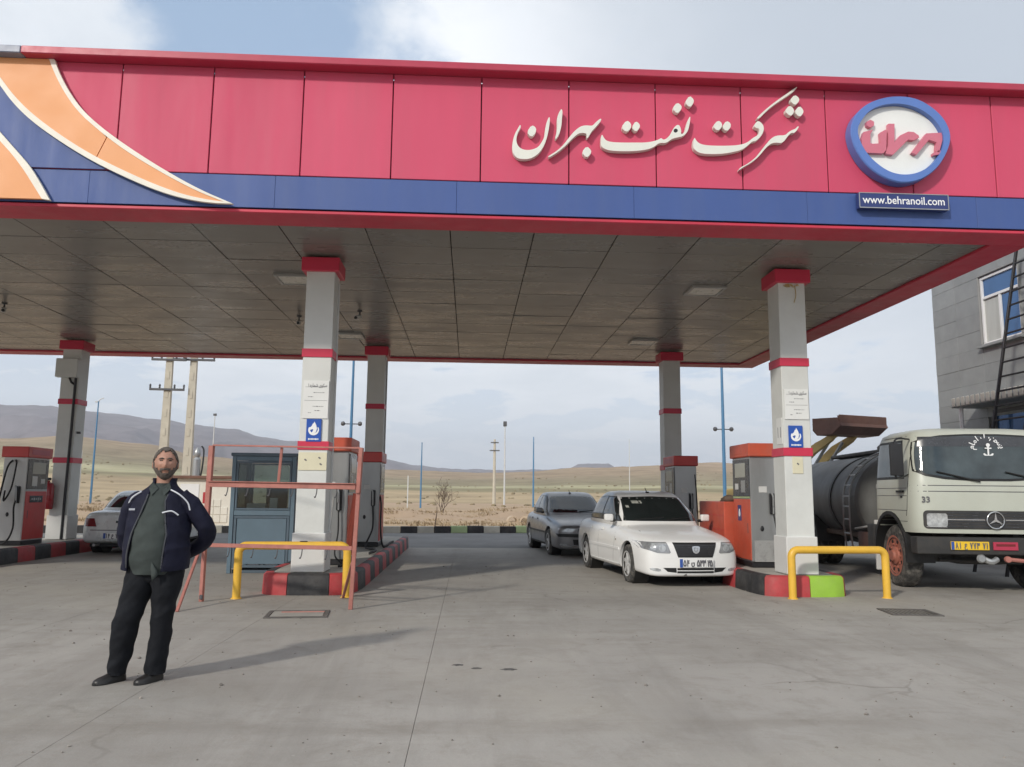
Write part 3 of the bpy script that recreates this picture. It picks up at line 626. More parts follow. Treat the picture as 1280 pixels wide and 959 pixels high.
# ---------------------------------------------------------------- fascia signs
sg = thing('lettering_sign', 'large cream Persian calligraphy lettering standing proud of the red fascia', 'sign', (0, YF, 0))
for k, p in SCRIPT.items():
    if k == 'hole': continue
    dot = len(p) == 5
    pp = chaikin(p, 2 if not dot else 1)
    q = MB().prism(pp, lambda a, b_, d: (a, -d, b_), .012, .085)
    q.obj('dot' if dot else 'letter', 'letter_cream', sg, ang=40)
MB().prism(chaikin(SCRIPT['hole'], 1), lambda a, b_, d: (a, -d, b_), .06, .0865).obj('letter_eye', 'trim_black', sg)
lg = thing('logo_sign', 'oval white logo sign with blue rim and red emblem letters on the fascia', 'sign', (0, YF, 0))
out = chaikin(LOGO['outer'], 2); inn = chaikin(LOGO['inner'], 2)
def resample(p, n):
    cx_, cz_ = sum(a for a, _ in p)/len(p), sum(c for _, c in p)/len(p); q = []
    for i in range(n):
        t = -PI+2*PI*i/n
        best = None
        for (x1, z1), (x2, z2) in zip(p, p[1:]+p[:1]):
            a1, a2 = math.atan2(z1-cz_, x1-cx_), math.atan2(z2-cz_, x2-cx_)
            da = (a2-a1+PI) % (2*PI)-PI; dt = (t-a1+PI) % (2*PI)-PI
            if abs(da) > 1e-9 and 0 <= dt/da <= 1: u = dt/da; best = (x1+(x2-x1)*u, z1+(z2-z1)*u); break
        q.append(best or p[0])
    return q
ro, ri = resample(out, 72), resample(inn, 72)
b = MB()
rings = [[(x, -d, z) for x, z in r_] for r_, d in ((ro, .012), (ro, .155), ([(x+(X-x)*.12, z+(Z-z)*.12) for (x, z), (X, Z) in zip(ro, ri)], .17), (ri, .17), (ri, .09))]
b.loft(rings, cap=False).obj('rim', 'logo_blue', lg, ang=30)
MB().prism([(x, z) for x, z in [(x+(X-x)*-.02, z+(Z-z)*-.02) for (x, z), (X, Z) in zip(ri, ro)]], lambda a, b_, d: (a, -d, b_), .02, .095).obj('face', 'logo_white', lg, ang=30)
for k in ('n', 'nd', 'r', 'b', 'm'): MB().prism(LOGO[k], lambda a, b_, d: (a, -d, b_), .096, .15).obj('emblem_letter', 'logo_pink', lg, ang=25)
ul = thing('web_address_sign', 'small navy sign with white web address under the oval logo', 'sign', (5.612, YF, 5.272))
MB().box((0, -.06, 0), (1.205, .09, .212), bev=.006).obj('panel', 'sign_navy', ul)
fr = MB()
for c, d in (((0, -.107, .100), (1.2, .006, .010)), ((0, -.107, -.100), (1.2, .006, .012)), ((-.597, -.107, 0), (.010, .006, .19)), ((.597, -.107, 0), (.010, .006, .19))): fr.box(c, d)
fr.obj('border', 'steel', ul)
text_obj('web_text', 'www.behranoil.com', .150, 'white_print', ul, (0, -.107, .004), (PI/2, 0, 0), sx=.905, bold=.0012)

# ---------------------------------------------------------------- columns
X1, X2, X3 = -2.281, 4.932, -9.417; YC1, YC2 = 11.69, 18.94; ZI = .293
def column(x, y, label, ped='pedestal_white'):
    t = thing('canopy_column', label, 'column', (x, y+.22, 0), 0, 'square columns carrying the canopy')
    z0 = ZI if y < 25 else 0
    MB().box((0, 0, (.80+ZB-.03)/2), (.42, .44, ZB-.03-.80), bev=.008).obj('shaft', 'column_grey', t)
    MB().box((0, 0, (z0+.845)/2+.001), (.475, .50, .845-z0), bev=.012).obj('pedestal', ped, t)
    for z in (3.47, 2.10): MB().box((0, 0, z), (.452, .472, .125), bev=.004).obj('band', 'band_red', t)
    MB().box((0, 0, ZB-.105), (.56, .58, .21), bev=.01).obj('cap', 'band_red', t)
    MB().box((-.035, 0, 1.2), (.02, .448, .02)).obj('seam', 'column_grey', t)
    return t
F1 = column(X1, YC1, 'front grey column beside the blue kiosk with red bands and notices')
F2 = column(X2, YC1, 'front grey column between the white car and the tanker truck')
B1 = column(X1, YC2, 'rear grey column behind the dispenser left of the grey car')
B2 = column(X2-.02, YC2, 'rear grey column behind the white sedan')
B3 = column(X3, YC2, 'rear grey column with fire extinguisher and black conduit at left')
MB().tube([(.14, -.245, ZB-.9), (.14, -.245, 3.0), (.13, -.245, 1.6), (.13, -.26, .3)], .03, 8).obj('conduit', 'black_plastic', B3)
MB().box((-.03, -.30, 4.25), (.50, .15, .44), bev=.01).obj('junction_box', 'column_grey', B3)
MB().tube([(.0, -.25, 4.03), (.05, -.25, 3.92), (.14, -.245, 3.86)], .025, 8).obj('conduit', 'black_plastic', B3)
MB().box((.24, -.1, 2.75), (.10, .06, .05), bev=.01).obj('camera_bracket', 'steel_dark', B3)
MB().tube([(.222, .12, ZB-.3), (.222, .12, .4)], .018, 8).obj('conduit', 'pole_pale', F1)
MB().tube([(.222, .12, ZB-.3), (.222, .12, .4)], .018, 8).obj('conduit', 'pole_pale', B1)
wires = MB()
for k in range(9):
    a = random.uniform(-.09, .09); wires.tube(bez([(-.13+k*.03, -.232, 4.67), (-.10+k*.022+a*.3, -.25, 4.64+.02*(k % 3)), (-.13+k*.03+a, -.235, 4.69)], 5), .006, 5)
wires.tube(bez([(.05, -.232, 4.66), (.06, -.236, 4.52), (.03, -.232, 4.40)], 5), .006, 5)
wires.obj('loose_wires', 'machine_yellow', F2)
MB().box((0.0, -.226, 1.87), (.41, .012, .26), bev=.003).obj('cover_plate', 'cream_plate', F1)
MB().box((-.01, -.226, 1.9), (.16, .012, .25), bev=.003).obj('cover_plate', 'cream_plate', F2)
for (t, xx, zz_) in ((F1, -.10, 1.89), (F1, .10, 1.92), (F1, .12, 1.83), (F2, -.01, 1.92)): MB().box((xx, -.2335, zz_), (.035, .004, .02), rot=Matrix.Rotation(.6, 3, 'Y')).obj('scuff_mark', 'print_grey', t)
MB().box((-.213, -.08, 2.42), (.01, .22, .40), bev=.002).obj('notice_sheet', 'notice_white', F2)
for k in (-1, 1): MB().box((-.2195, -.08+k*.05, 2.40), (.003, .012, .16)).obj('print_line', 'print_grey', F2)
HEAD = ''.join(chr(c) for c in [0x6F1, 0x20, 0xFEE9, 0xFEAD, 0xFE8E, 0xFEE4, 0xFEB7, 0x20, 0xFBFC, 0xFEEE, 0xFB91, 0xFEB3])
def notice(x, z, w, h, label):
    t = thing('notice_board', label, 'notice', (x, YC1-.002, z), 0, 'notices on the front columns')
    MB().box((0, -.008, 0), (w, .014, h), bev=.002).obj('sheet', 'notice_white', t)
    text_obj('heading', HEAD, .068, 'print_grey', t, (.02, -.016, h*.37), (PI/2, 0, 0), sx=w*1.9, ext=.0005, bold=.0012)
    for zz_, w_, x_ in ((.235, .78, -.02), (.13, .42, .06), (.05, .20, -.11), (-.02, .9, 0), (-.13, .42, .05), (-.21, .22, .04), (-.25, .10, -.12)):
        q = MB(); xx = -w*w_/2
        th = .004 if w_ > .7 else .010
        while xx < w*w_/2:
            l = w*w_ if th < .005 else random.uniform(.012, .035)
            l = min(l, w*w_/2-xx); q.box((w*x_/.42*.8+xx+l/2, -.0155, h*zz_*1.4), (l, .002, th*random.uniform(.6, 1.2) if th > .005 else th)); xx += l+.009
        q.obj('print_line', 'print_grey', t, ang=0)
    return t
notice(X1+.01, 2.775, .37, .56, 'white printed notice on the front column by the kiosk')
notice(X2+.005, 2.82, .37, .46, 'white printed notice on the front column by the truck')
def emblem(x, z, label):
    t = thing('emblem_sign', label, 'sign', (x, YC1-.002, z), 0, 'blue emblem signs on the front columns')
    MB().box((0, -.012, 0), (.215, .022, .33), bev=.003).obj('panel', 'sign_blue', t)
    arc = [(.078*math.cos(a), .078*math.sin(a)) for a in [R(150+i*12) for i in range(21)]]
    arc += [(.056*math.cos(a)+.004, .056*math.sin(a)+.010) for a in [R(150+i*12) for i in range(20, -1, -1)]]
    f = lambda a, b_, d: (a, -d, b_+.005)
    MB().prism(arc, f, .0225, .027).obj('crescent', 'white_print', t)
    MB().prism([(-.03, -.045), (.0, -.052), (.035, -.03), (.047, .02), (.036, .07), (.018, .105), (.004, .125), (.0, .10), (-.014, .095), (-.028, .06), (-.062, .028), (-.066, .008), (-.048, .0), (-.02, .012), (-.004, .008), (-.012, -.018)], f, .0225, .028).obj('horse_head', 'white_print', t)
    q = MB()
    for i in range(9): q.box((-.068+i*.017, -.0245, -.128), (.013, .004, .018 if i % 3 else .026))
    q.obj('caption', 'white_print', t, ang=0)
emblem(X1+.0, 2.32, 'blue sign with white horse head emblem on the column by the kiosk')
emblem(X2-.03, 2.33, 'blue sign with white horse head emblem on the column by the truck')
ex = thing('fire_extinguisher', 'red fire extinguisher hung on the left rear column', 'fire extinguisher', (X3-.22, YC2-.14, .98)); ex.scale = (1.3, 1.2, 1.2)
MB().lathe([(.01, 0), (.105, .0), (.115, .02), (.115, .42), (.09, .48), (.04, .51), (.035, .54)], 20).obj('cylinder', 'extinguisher', ex)
MB().box((0, 0, .57), (.05, .16, .05), bev=.01).tube(bez([(0, 0, .56), (-.10, -.02, .55), (-.17, -.02, .42), (-.19, -.02, .25)]), .018, 8).obj('valve_hose', 'black_plastic', ex)

# ceiling lights and cameras
for i, (x, y, lb) in enumerate([(-2.95, 13.0, 'flat square ceiling lamp left of the front column by the kiosk'), (-2.75, 17.75, 'flat square ceiling lamp between the two columns by the kiosk'), (4.0, 13.1, 'flat square ceiling lamp left of the front right column'), (3.95, 17.8, 'flat square ceiling lamp left of the rear right column')]):
    t = thing('ceiling_light', lb, 'lamp', (x, y, ZB+.035), 0, 'flat lamps set in the canopy ceiling')
    q = MB()
    for c, d in (((0, -.27, -.02), (.60, .05, .05)), ((0, .27, -.02), (.60, .05, .05)), ((-.275, 0, -.02), (.05, .488, .05)), ((.275, 0, -.02), (.05, .488, .05))): q.box(c, d, bev=.006)
    q.obj('frame', 'steel', t); MB().box((0, 0, -.02), (.495, .485, .03), bev=.004).obj('diffuser', 'lamp_lens', t)
for x, y, lb in [(-2.2, 15.3, 'small security camera under the canopy right of the kiosk column'), (-3.5, 15.9, 'small security camera under the canopy left of the kiosk column'), (-8.95, 15.3, 'security camera under the canopy at the far left')]:
    t = thing('security_camera', lb, 'camera', (x, y, ZB+.038), random.uniform(-.5, .5), 'cameras under the canopy')
    MB().lathe([(.05, 0), (.05, -.02), (.015, -.03), (.015, -.12)], 10).obj('mount', 'steel_dark', t)
    MB().box((0, -.08, -.15), (.08, .22, .08), bev=.015, rot=Matrix.Rotation(.3, 3, 'X')).obj('camera_body', 'pump_white', t)
    MB().lathe([(.03, 0), (.03, -.02)], 10, axis='Y', c=(0, -.19, -.185)).obj('lens', 'black_plastic', t)
# ---------------------------------------------------------------- pump islands
def island(cx, y0, y1, label, colours):
    t = thing('pump_island', label, 'pump island', (cx, y0, 0), 0, 'raised pump islands with painted kerbs')
    hw = .70
    nose = [(-hw, 1.15), (-.685, .62), (-.63, .22), (-.52, .03), (0, -.02), (.52, .03), (.63, .22), (.685, .62), (hw, 1.15)]
    L = y1-y0
    path = [(-hw, L)]+[(-hw, 1.15+.8*i) for i in range(int((L-1.4)/.8), 0, -1)]+chaikin(nose, 2, False)+[(hw, 1.15+.8*i) for i in range(1, int((L-1.4)/.8)+1)]+[(hw, L)]
    # arc-length split of the whole outline into blocks
    seg = []; acc = 0; start = len(path)
    pts = [Vector((*p, 0)) for p in path]
    d = [0]
    for a, c in zip(pts, pts[1:]): d.append(d[-1]+(c-a).length)
    mid_ = next(i for i, p in enumerate(path) if p[0] >= 0 and p[1] < .2); dm = d[mid_]
    def at(s):
        s = max(0, min(d[-1]-1e-6, s))
        i = next(k for k in range(len(d)-1) if d[k+1] >= s); u = (s-d[i])/(d[i+1]-d[i]+1e-9); return pts[i].lerp(pts[i+1], u)
    def nrm(s):
        tt = (at(s+.02)-at(s-.02)).normalized(); return Vector((-tt.y, tt.x, 0))
    for (a, c, col) in colours(dm, d[-1]):
        n = max(2, int((c-a)/.1)+1); rings = []
        for i in range(n+1):
            s = a+.004+(c-a-.008)*i/n; p = at(s); q = nrm(s)
            rings.append([p+q*-.012+Vector((0, 0, -.03)), p-q*.012+Vector((0, 0, .03)), p+q*.0+Vector((0, 0, ZI-.035)), p+q*.03+Vector((0, 0, ZI-.004)), p+q*.14+Vector((0, 0, ZI)), p+q*.14+Vector((0, 0, -.03))])
        MB().loft(rings).obj('kerb_block', col, t, ang=50)
    inner = [(p+nrm(s)*.142) for p, s in ((at(s), s) for s in [d[-1]*i/120 for i in range(121)])]
    inner[0].y = inner[-1].y = L-.02
    MB().prism([(p.x, p.y) for p in inner], lambda a, b_, z: (a, b_, z), -.02, ZI-.006).obj('concrete_top', 'island_top', t)
    return t
def cols(front):
    def f(dm, tot):
        out = [(dm+a, dm+c, k) for a, c, k in front]
        lo, hi = out[0][0], out[-1][1]; i = 0
        kk = ['kerb_black', 'kerb_red']; s = lo
        while s > 0: out.append((max(0, s-.62), s, kk[i % 2])); s -= .62; i += 1
        s = hi; i = 0
        while s < tot: out.append((s, min(tot, s+.62), kk[i % 2])); s += .62; i += 1
        return out
    return f
island(X1, 11.47, 21.35, 'raised pump island under the kiosk column with red and black kerb', cols([(-.98, -.30, 'kerb_red'), (-.30, .28, 'kerb_black'), (.28, .95, 'kerb_red')]))
island(X2, 11.47, 21.35, 'raised pump island beside the truck with one bright green kerb block', cols([(-1.08, -.72, 'kerb_black'), (-.72, -.06, 'kerb_red'), (-.06, .50, 'kerb_green'), (.50, 1.1, 'kerb_red')]))
island(X3-.1, 11.47, 21.1, 'raised pump island with dark kerb at the left edge of the photo', cols([(-.98, -.30, 'kerb_red'), (-.30, .28, 'kerb_black'), (.28, .95, 'kerb_red')]))

# ---------------------------------------------------------------- fuel dispensers
def dispenser(x, y, label, side='steel', panel='pump_red', worn=False, extra=None):
    t = thing('fuel_dispenser', label, 'fuel pump', (x, y, ZI), 0, 'fuel dispensers on the pump islands')
    MB().box((0, 0, .045), (.70, .82, .09), bev=.01).obj('plinth', 'black_plastic', t)
    MB().box((0, 0, .94), (.70, .86, 1.70), bev=.012).obj('cabinet', side, t)
    MB().box((0, 0, 1.895), (.80, .96, .22), bev=.015).obj('top_sign', panel, t)
    for s in (-1, 1):
        e = MB().box((s*.352, 0, .60), (.022, .80, .98), bev=.006).obj('lower_door', panel, t)
        MB().box((s*.364, -.28, .62), (.006, .02, .16), bev=.002).obj('door_lock', 'steel_dark', e)
        h = MB().box((s*.354, 0, 1.44), (.03, .80, .62), bev=.008).obj('display_head', 'display', t)
        MB().box((s*.371, .02, 1.57), (.006, .50, .24), bev=.003).obj('screen', 'lcd', h)
        MB().box((s*.371, -.12, 1.30), (.006, .20, .20), bev=.003).obj('keypad', 'steel', h)
        MB().box((s*.371, .20, 1.30), (.006, .16, .10), bev=.003).obj('screen', 'box_white', h)
        MB().box((s*.353, 0, 1.115), (.024, .80, .035), bev=.004).obj('trim_strip', 'steel', t)
        MB().box((s*.402, 0, 1.90), (.006, .70, .11), bev=.003).obj('sign_panel', 'trim_red' if panel == 'pump_red' else panel, t)
        # hose, nozzle and boot on both short sides
        yb = s*.43
        MB().box((.16, yb+s*.02, 1.02), (.13, .06, .34), bev=.015).obj('nozzle_boot', 'black_plastic', t)
        nz = MB().tube(bez([(.16, yb+s*.06, .86), (.16, yb+s*.075, 1.02), (.15, yb+s*.08, 1.14), (.12, yb+s*.07, 1.20)], 5), [.022]*16, 8)
        nz.box((.15, yb+s*.085, 1.05), (.035, .05, .16), bev=.012).obj('nozzle', 'steel', t)
    MB().box((-.05, -.432, 1.25), (.20, .008, .10), bev=.003).obj('data_plate', 'box_white', t)
    MB().lathe([(.04, 0), (.045, -.01), (.02, -.02)], 14, axis='Y', c=(-.10, -.43, .62)).obj('inlet_cap', 'black_plastic', t)
    if worn: MB().box((.02, -.4325, .26), (.62, .006, .34), bev=.002).obj('bare_patch', 'worn_steel', t, label='lower panel with flaking paint')
    return t
def hose(t, pts, r=.017): return MB().tube(bez(pts, 10), r, 8).obj('hose', 'rubber', t)
D1 = dispenser(X1+.12, 13.25, 'grey fuel dispenser with orange red top just behind the kiosk column', panel='pump_orange')
hose(D1, [(.16, -.49, .86), (.17, -.50, .5), (.12, -.52, .18), (.26, -.55, .06), (.40, -.7, .03), (.3, -.9, .025)])
MB().box((-.02, -.4345, .8), (.05, .006, .5), rot=Matrix.Rotation(.12, 3, 'Y')).obj('scraped_paint', 'worn_steel', D1)
bp_ = tag(MB().tube([(0, 0, 0), (.03, .0, .55), (.10, 0, 1.12)], .045, 8).obj('red_post', 'pump_orange', None, (X1+.40, 12.72, ZI)), 'bright red post leaning beside the first dispenser', 'post')
D2 = dispenser(X1+.13, 17.65, 'grey fuel dispenser with dark red top in front of the rear kiosk column')
hose(D2, [(.33, -.3, 1.1), (.42, -.5, .9), (.44, -.6, .4), (.55, -.8, .06), (.62, -.4, .03), (.6, .3, .03), (.64, .9, .03)], .026)
hose(D2, [(.16, -.49, .86), (.2, -.62, .4), (.05, -.9, .03), (.42, -1.5, .03), (.56, -2.1, .03), (.50, -2.7, .03)], .026)
D3 = dispenser(X2-.10, 13.25, 'worn orange fuel dispenser with dark display beside the white sedan', panel='pump_orange', worn=True)
hose(D3, [(.16, -.49, .86), (.2, -.53, .6), (.3, -.50, .25), (.33, -.46, .5), (.30, -.45, 1.2), (.28, -.44, 1.55)])
for s in (-1,): MB().box((s*.365, .1, .86), (.006, .17, .26), bev=.003).obj('emblem_plate', 'sign_navy', D3)
MB().prism(chaikin([(0, .09), (.04, 0), (.03, -.06), (-.03, -.06), (-.04, 0)], 2), lambda a, b_, d: (-.366-d, a+.1, .86+b_), .0, .006).obj('emblem', 'white_print', D3)
MB().box((-.34, 0, 1.118), (.06, .8, .03), bev=.004).obj('shelf_strip', 'kerb_palegreen', D3)
D4 = dispenser(X2-.20, 17.65, 'grey fuel dispenser with red top behind the white sedan')
hose(D4, [(.16, -.49, .86), (.22, -.55, .4), (.3, -.5, .1), (.36, -.46, .5), (.34, -.44, 1.2), (.3, -.43, 1.6)])
D5 = dispenser(X3+.09, 17.3, 'white and red fuel dispenser with long black hose at far left', side='pump_white')
hose(D5, [(-.06, -.45, 1.72), (-.16, -.52, 1.55), (-.26, -.58, .9), (-.30, -.60, .35), (-.18, -.62, .06), (.08, -.62, .08), (.20, -.56, .35), (.14, -.52, .75), (.16, -.5, .9)], .022)
hose(D5, [(.02, -.45, 1.72), (.10, -.52, 1.62), (.06, -.58, 1.15), (-.12, -.58, .9), (-.16, -.52, 1.1)], .022)
MB().box((.37, 0, .93), (.006, .5, .14), bev=.002).obj('emblem_plate', 'display', D5)
for k in range(5): MB().box((.374, -.16+k*.08, .93), (.003, .05, .05 if k % 2 else .035), bev=.001).obj('plate_mark', 'steel', D5)
for d_ in (D1, D2, D3, D4, D5): d_.scale = (.68, 1, 1)
P6 = thing('gas_pump', 'slim black pump housing on a red base at the photo left edge', 'fuel pump', (X3+.17, 15.35, ZI))
MB().box((0, 0, .40), (.42, .5, .8), bev=.02).obj('base', 'pump_red', P6)
MB().loft([[(a*w, b_*w*1.0, z) for a, b_ in ((-1, -1), (1, -1), (1, 1), (-1, 1))] for z, w in ((.70, .20), (.86, .28), (1.10, .30), (1.28, .27), (1.36, .22), (1.74, .22))]).obj('housing', 'black_plastic', P6, ang=50)
cab = thing('storage_cabinet', 'low orange steel cabinet behind the worn orange dispenser', 'cabinet', (X2-.08, 14.55, ZI))
MB().box((0, 0, .52), (.78, 1.5, 1.04), bev=.012).obj('body', 'pump_orange', cab)
for z in (.30, .55, .80): MB().box((-.392, 0, z), (.006, 1.44, .012)).obj('rib', 'pump_red', cab)
tg = thing('rag_pile', 'small brown crumpled rag lying on top of the orange cabinet', 'rag', (X2-.2, 14.35, ZI+1.04))
q = MB(); ring = []
for z, r_ in ((0, .12), (.05, .13), (.09, .09), (.12, .03)): ring.append([(r_*math.cos(a)*(1+.35*math.sin(3*a+z*30)), r_*1.1*math.sin(a)*(1+.3*math.cos(2*a+z*20)), z) for a in [2*PI*i/14 for i in range(14)]])
q.loft(ring).obj('cloth', 'bark', tg, ang=180)

# ---------------------------------------------------------------- blue kiosk
kx, ky = -3.66, 14.42
K = thing('attendant_kiosk', 'blue grey steel and glass attendant kiosk left of the front column', 'kiosk', (kx, ky, 0), R(2))
def framebox(x0, x1, z0, z1, y, t_, dpt):
    q = MB()
    for c, d in ((((x0+x1)/2, y, z0+t_/2), (x1-x0, dpt, t_)), (((x0+x1)/2, y, z1-t_/2), (x1-x0, dpt, t_)), ((x0+t_/2, y, (z0+z1)/2), (t_, dpt, z1-z0-2*t_)), ((x1-t_/2, y, (z0+z1)/2), (t_, dpt, z1-z0-2*t_))): q.box(c, d, bev=.004)
    return q
KW, KD, KH = 1.12, 1.25, 2.06
for sx in (-1, 1):
    for yy in (.035, KD-.035): MB().box((sx*(KW/2-.035), yy, KH/2), (.07, .07, KH), bev=.006).obj('corner_post', 'kiosk_blue', K)
MB().box((0, KD/2, KH+.02), (KW+.05, KD+.05, .06), bev=.012).obj('roof', 'kiosk_frame', K)
MB().box((0, KD/2, .03), (KW-.15, KD-.15, .05)).obj('floor_plate', 'kiosk_frame', K)
for nm, y in (('front', .035), ('back', KD-.035)):
    MB().box((0, y, 1.05), (KW-.145, .06, .09), bev=.005).obj('rail', 'kiosk_blue', K)
    MB().box((0, y, KH-.05), (KW-.145, .06, .08), bev=.005).obj('rail', 'kiosk_blue', K)
    w = framebox(-KW/2+.078, KW/2-.078, 1.10, KH-.095, y, .035, .045).obj('window_frame', 'kiosk_frame', K)
    MB().box((0, y, (1.1+KH-.095)/2), (KW-.24, .008, KH-.095-1.1-.078)).obj('pane', 'kiosk_glass', w)
    p_ = MB().box((0, y, .56), (KW-.26, .03, .80), bev=.006).obj('lower_panel', 'kiosk_blue', K)
    framebox(-KW/2+.078, KW/2-.078, .10, 1.0, y, .045, .05).obj('panel_frame', 'kiosk_frame', K)
for sx in (-1, 1):
    MB().box((sx*(KW/2-.035), KD/2, .54), (.03, KD-.145, .92), bev=.004).obj('lower_panel', 'kiosk_blue', K)
    MB().box((sx*(KW/2-.035), KD/2, 1.05), (.06, KD-.145, .09), bev=.005).obj('rail', 'kiosk_blue', K)
    MB().box((sx*(KW/2-.035), KD/2, 1.53), (.008, KD-.15, .86)).obj('pane', 'kiosk_glass', K)
kb = thing('kiosk_chair', 'dark chair back standing inside the blue kiosk', 'chair', (kx+.05, ky+.65, .06))
MB().box((0, 0, .45), (.42, .42, .06), bev=.02).obj('seat', 'black_plastic', kb)
MB().box((0, .2, 1.02), (.40, .05, .95), bev=.03).obj('backrest', 'black_plastic', kb)
for a in (-.17, .17):
    for c in (-.17, .17): MB().tube([(a, c, 0), (a, c, .43)], .018, 6).obj('leg', 'steel_dark', kb)
kt = thing('kiosk_papers', 'pale papers and box on the ledge inside the kiosk', 'papers', (kx-.15, ky+.25, 1.095))
MB().box((0, -.0, .06), (.34, .18, .12), bev=.01).obj('box', 'box_white', kt); MB().box((.28, .02, .11), (.14, .02, .22), rot=Matrix.Rotation(-.2, 3, 'X')).obj('sheet', 'notice_white', kt)

# ---------------------------------------------------------------- yellow barriers
def barrier(p0, p1, h, label):
    d = Vector((p1[0]-p0[0], p1[1]-p0[1], 0)); L = d.length
    t = thing('pipe_barrier', label, 'barrier', (*p0, 0), math.atan2(d.y, d.x), 'yellow pipe barriers in front of the pump islands')
    r = .10; arc = lambda cx, cz, a0, a1: [(cx+r*math.cos(R(a0+(a1-a0)*i/6)), 0, cz+r*math.sin(R(a0+(a1-a0)*i/6))) for i in range(7)]
    pts = [(0, 0, -.02), (0, 0, h*.5)]+arc(r, h-r, 180, 90)+[(L*.5, 0, h)]+arc(L-r, h-r, 90, 0)+[(L, 0, h*.5), (L, 0, -.02)]
    MB().tube(pts, .054, 14).obj('pipe', 'yellow_paint', t)
    for x in (0, L): MB().lathe([(.075, -.005), (.07, .008), (.058, .014)], 14, c=(x, 0, 0)).obj('foot_flange', 'yellow_paint', t)
    return t
y1_ = barrier((-3.10, 11.10), (-1.67, 11.28), .70, 'yellow pipe barrier in front of the kiosk column island')
MB().box((.85, 0, .755), (.10, .06, .012), bev=.004).obj('dark_patch', 'black_plastic', y1_)
barrier((4.60, 11.27), (6.03, 11.38), .68, 'yellow pipe barrier in front of the green kerb block')

# ---------------------------------------------------------------- rusty pink frame stand
fa, fb = Vector((-3.46, 10.80, 0)), Vector((-1.435, 10.13, 0)); fd = fb-fa; FLn = fd.length
FR = thing('metal_frame', 'rusty pink metal frame stand with hooks in front of the kiosk', 'frame', tuple(fa), math.atan2(fd.y, fd.x))
def bar(nm, a, c, w, h_, m='rust_pink'):
    a, c = Vector(a), Vector(c); d = c-a; q = d.to_track_quat('Z', 'Y').to_matrix()
    return MB().box((a+c)/2, (w, h_, d.length), bev=.004, rot=q).obj(nm, m, FR)
bar('post', (0, 0, 0), (0, 0, .70), .05, .05); bar('post', (0, 0, .70), (.0, .02, 2.03), .07, .05)
bar('post', (FLn, 0, 0), (FLn+.06, .02, 1.98), .05, .05)
bar('upper_plate', (FLn+.045, .005, 1.42), (FLn+.065, .01, 1.99), .085, .05)
bar('top_rail', (0.03, .0, 2.035), (FLn+.05, .0, 1.985), .022, .022)
bar('middle_rail', (.03, -.03, 1.52), (FLn+.03, -.03, 1.50), .05, .075); bar('middle_lip', (.03, -.06, 1.555), (FLn+.03, -.06, 1.535), .045, .012)
bar('lower_rail', (0.03, -.01, .725), (FLn, -.01, .74), .035, .05)
bar('mid_post', (1.02, .04, 1.54), (1.04, .05, 2.0), .045, .035)
bar('brace', (-.04, -.05, .66), (.30, -.86, .0), .035, .035)
bar('brace', (FLn-.02, .04, .55), (FLn-.58, .93, .0), .035, .03)
for x, z in [(.32, 1.48), (.62, 1.48), (.95, 1.48), (1.28, 1.48), (1.62, 1.47), (1.9, 1.47), (.4, .70), (.75, .70), (1.1, .70), (1.45, .71), (1.8, .71)]:
    MB().tube(bez([(x, -.03, z), (x+.005, -.05, z-.06), (x-.005, -.06, z-.11), (x, -.09, z-.10)], 4), .007, 6).obj('hook', 'steel_dark', FR)
MB().box((.015, -.03, .06), (.05, .03, .06), bev=.01).obj('bracket', 'steel_dark', FR)

# ---------------------------------------------------------------- manholes and marks on the slab
def cover(c, w, d, rz, label, grate):
    t = thing('manhole_cover', label, 'manhole', (*c, 0), rz)
    q = MB()
    for cc, dd in (((0, -d/2, .004), (w+.05, .05, .02)), ((0, d/2, .004), (w+.05, .05, .02)), ((-w/2, 0, .004), (.05, d-.05, .02)), ((w/2, 0, .004), (.05, d-.05, .02))): q.box(cc, dd, bev=.003)
    q.obj('rim', 'manhole_iron', t)
    if grate:
        MB().box((0, 0, .002), (w-.05, d-.05, .008)).obj('pit', 'manhole_lid', t)
        for i in range(9): MB().box((-w/2+.06+i*(w-.12)/8, 0, .010), (.014, d-.06, .012), bev=.002).obj('grate_bar', 'manhole_iron', t)
    else:
        MB().box((0, 0, .004), (w-.06, d-.06, .014), bev=.004).obj('lid', 'manhole_lid', t)
        MB().box((.05, .12, .014), (.5, .025, .012), bev=.003).obj('lift_bar', 'rust_pink', t)
    return t
cover((-1.985, 9.70), .66, .50, R(6), 'square concrete manhole lid with iron rim before the left barrier', False)
cover((5.56, 9.97), .56, .50, R(-8), 'square iron drain grate before the right yellow barrier', True)
for i, (x, y, s, lb) in enumerate([(-.071, 6.92, .035, 'small dark oil blob left of a trio on the open concrete'), (.085, 6.79, .03, 'small dark oil blob in the middle of a trio on the open concrete'), (.35, 6.75, .045, 'small dark oil blob right of a trio on the open concrete')]):
    q = MB(); n = 16
    pts = [(s*(1+.35*math.sin(k*2.3+i))*math.cos(2*PI*k/n)*1.25, s*(.7+.2*math.cos(k*1.7+i))*math.sin(2*PI*k/n)) for k in range(n)]
    q.loft([[(a, b_, .0005) for a, b_ in pts], [(a*.85, b_*.85, .006) for a, b_ in pts], [(a*.4, b_*.4, .009) for a, b_ in pts]])
    tag(q.obj('oil_blob', 'oil', None, (x, y, 0)), lb, 'oil spot', 'dark oil blobs on the concrete')

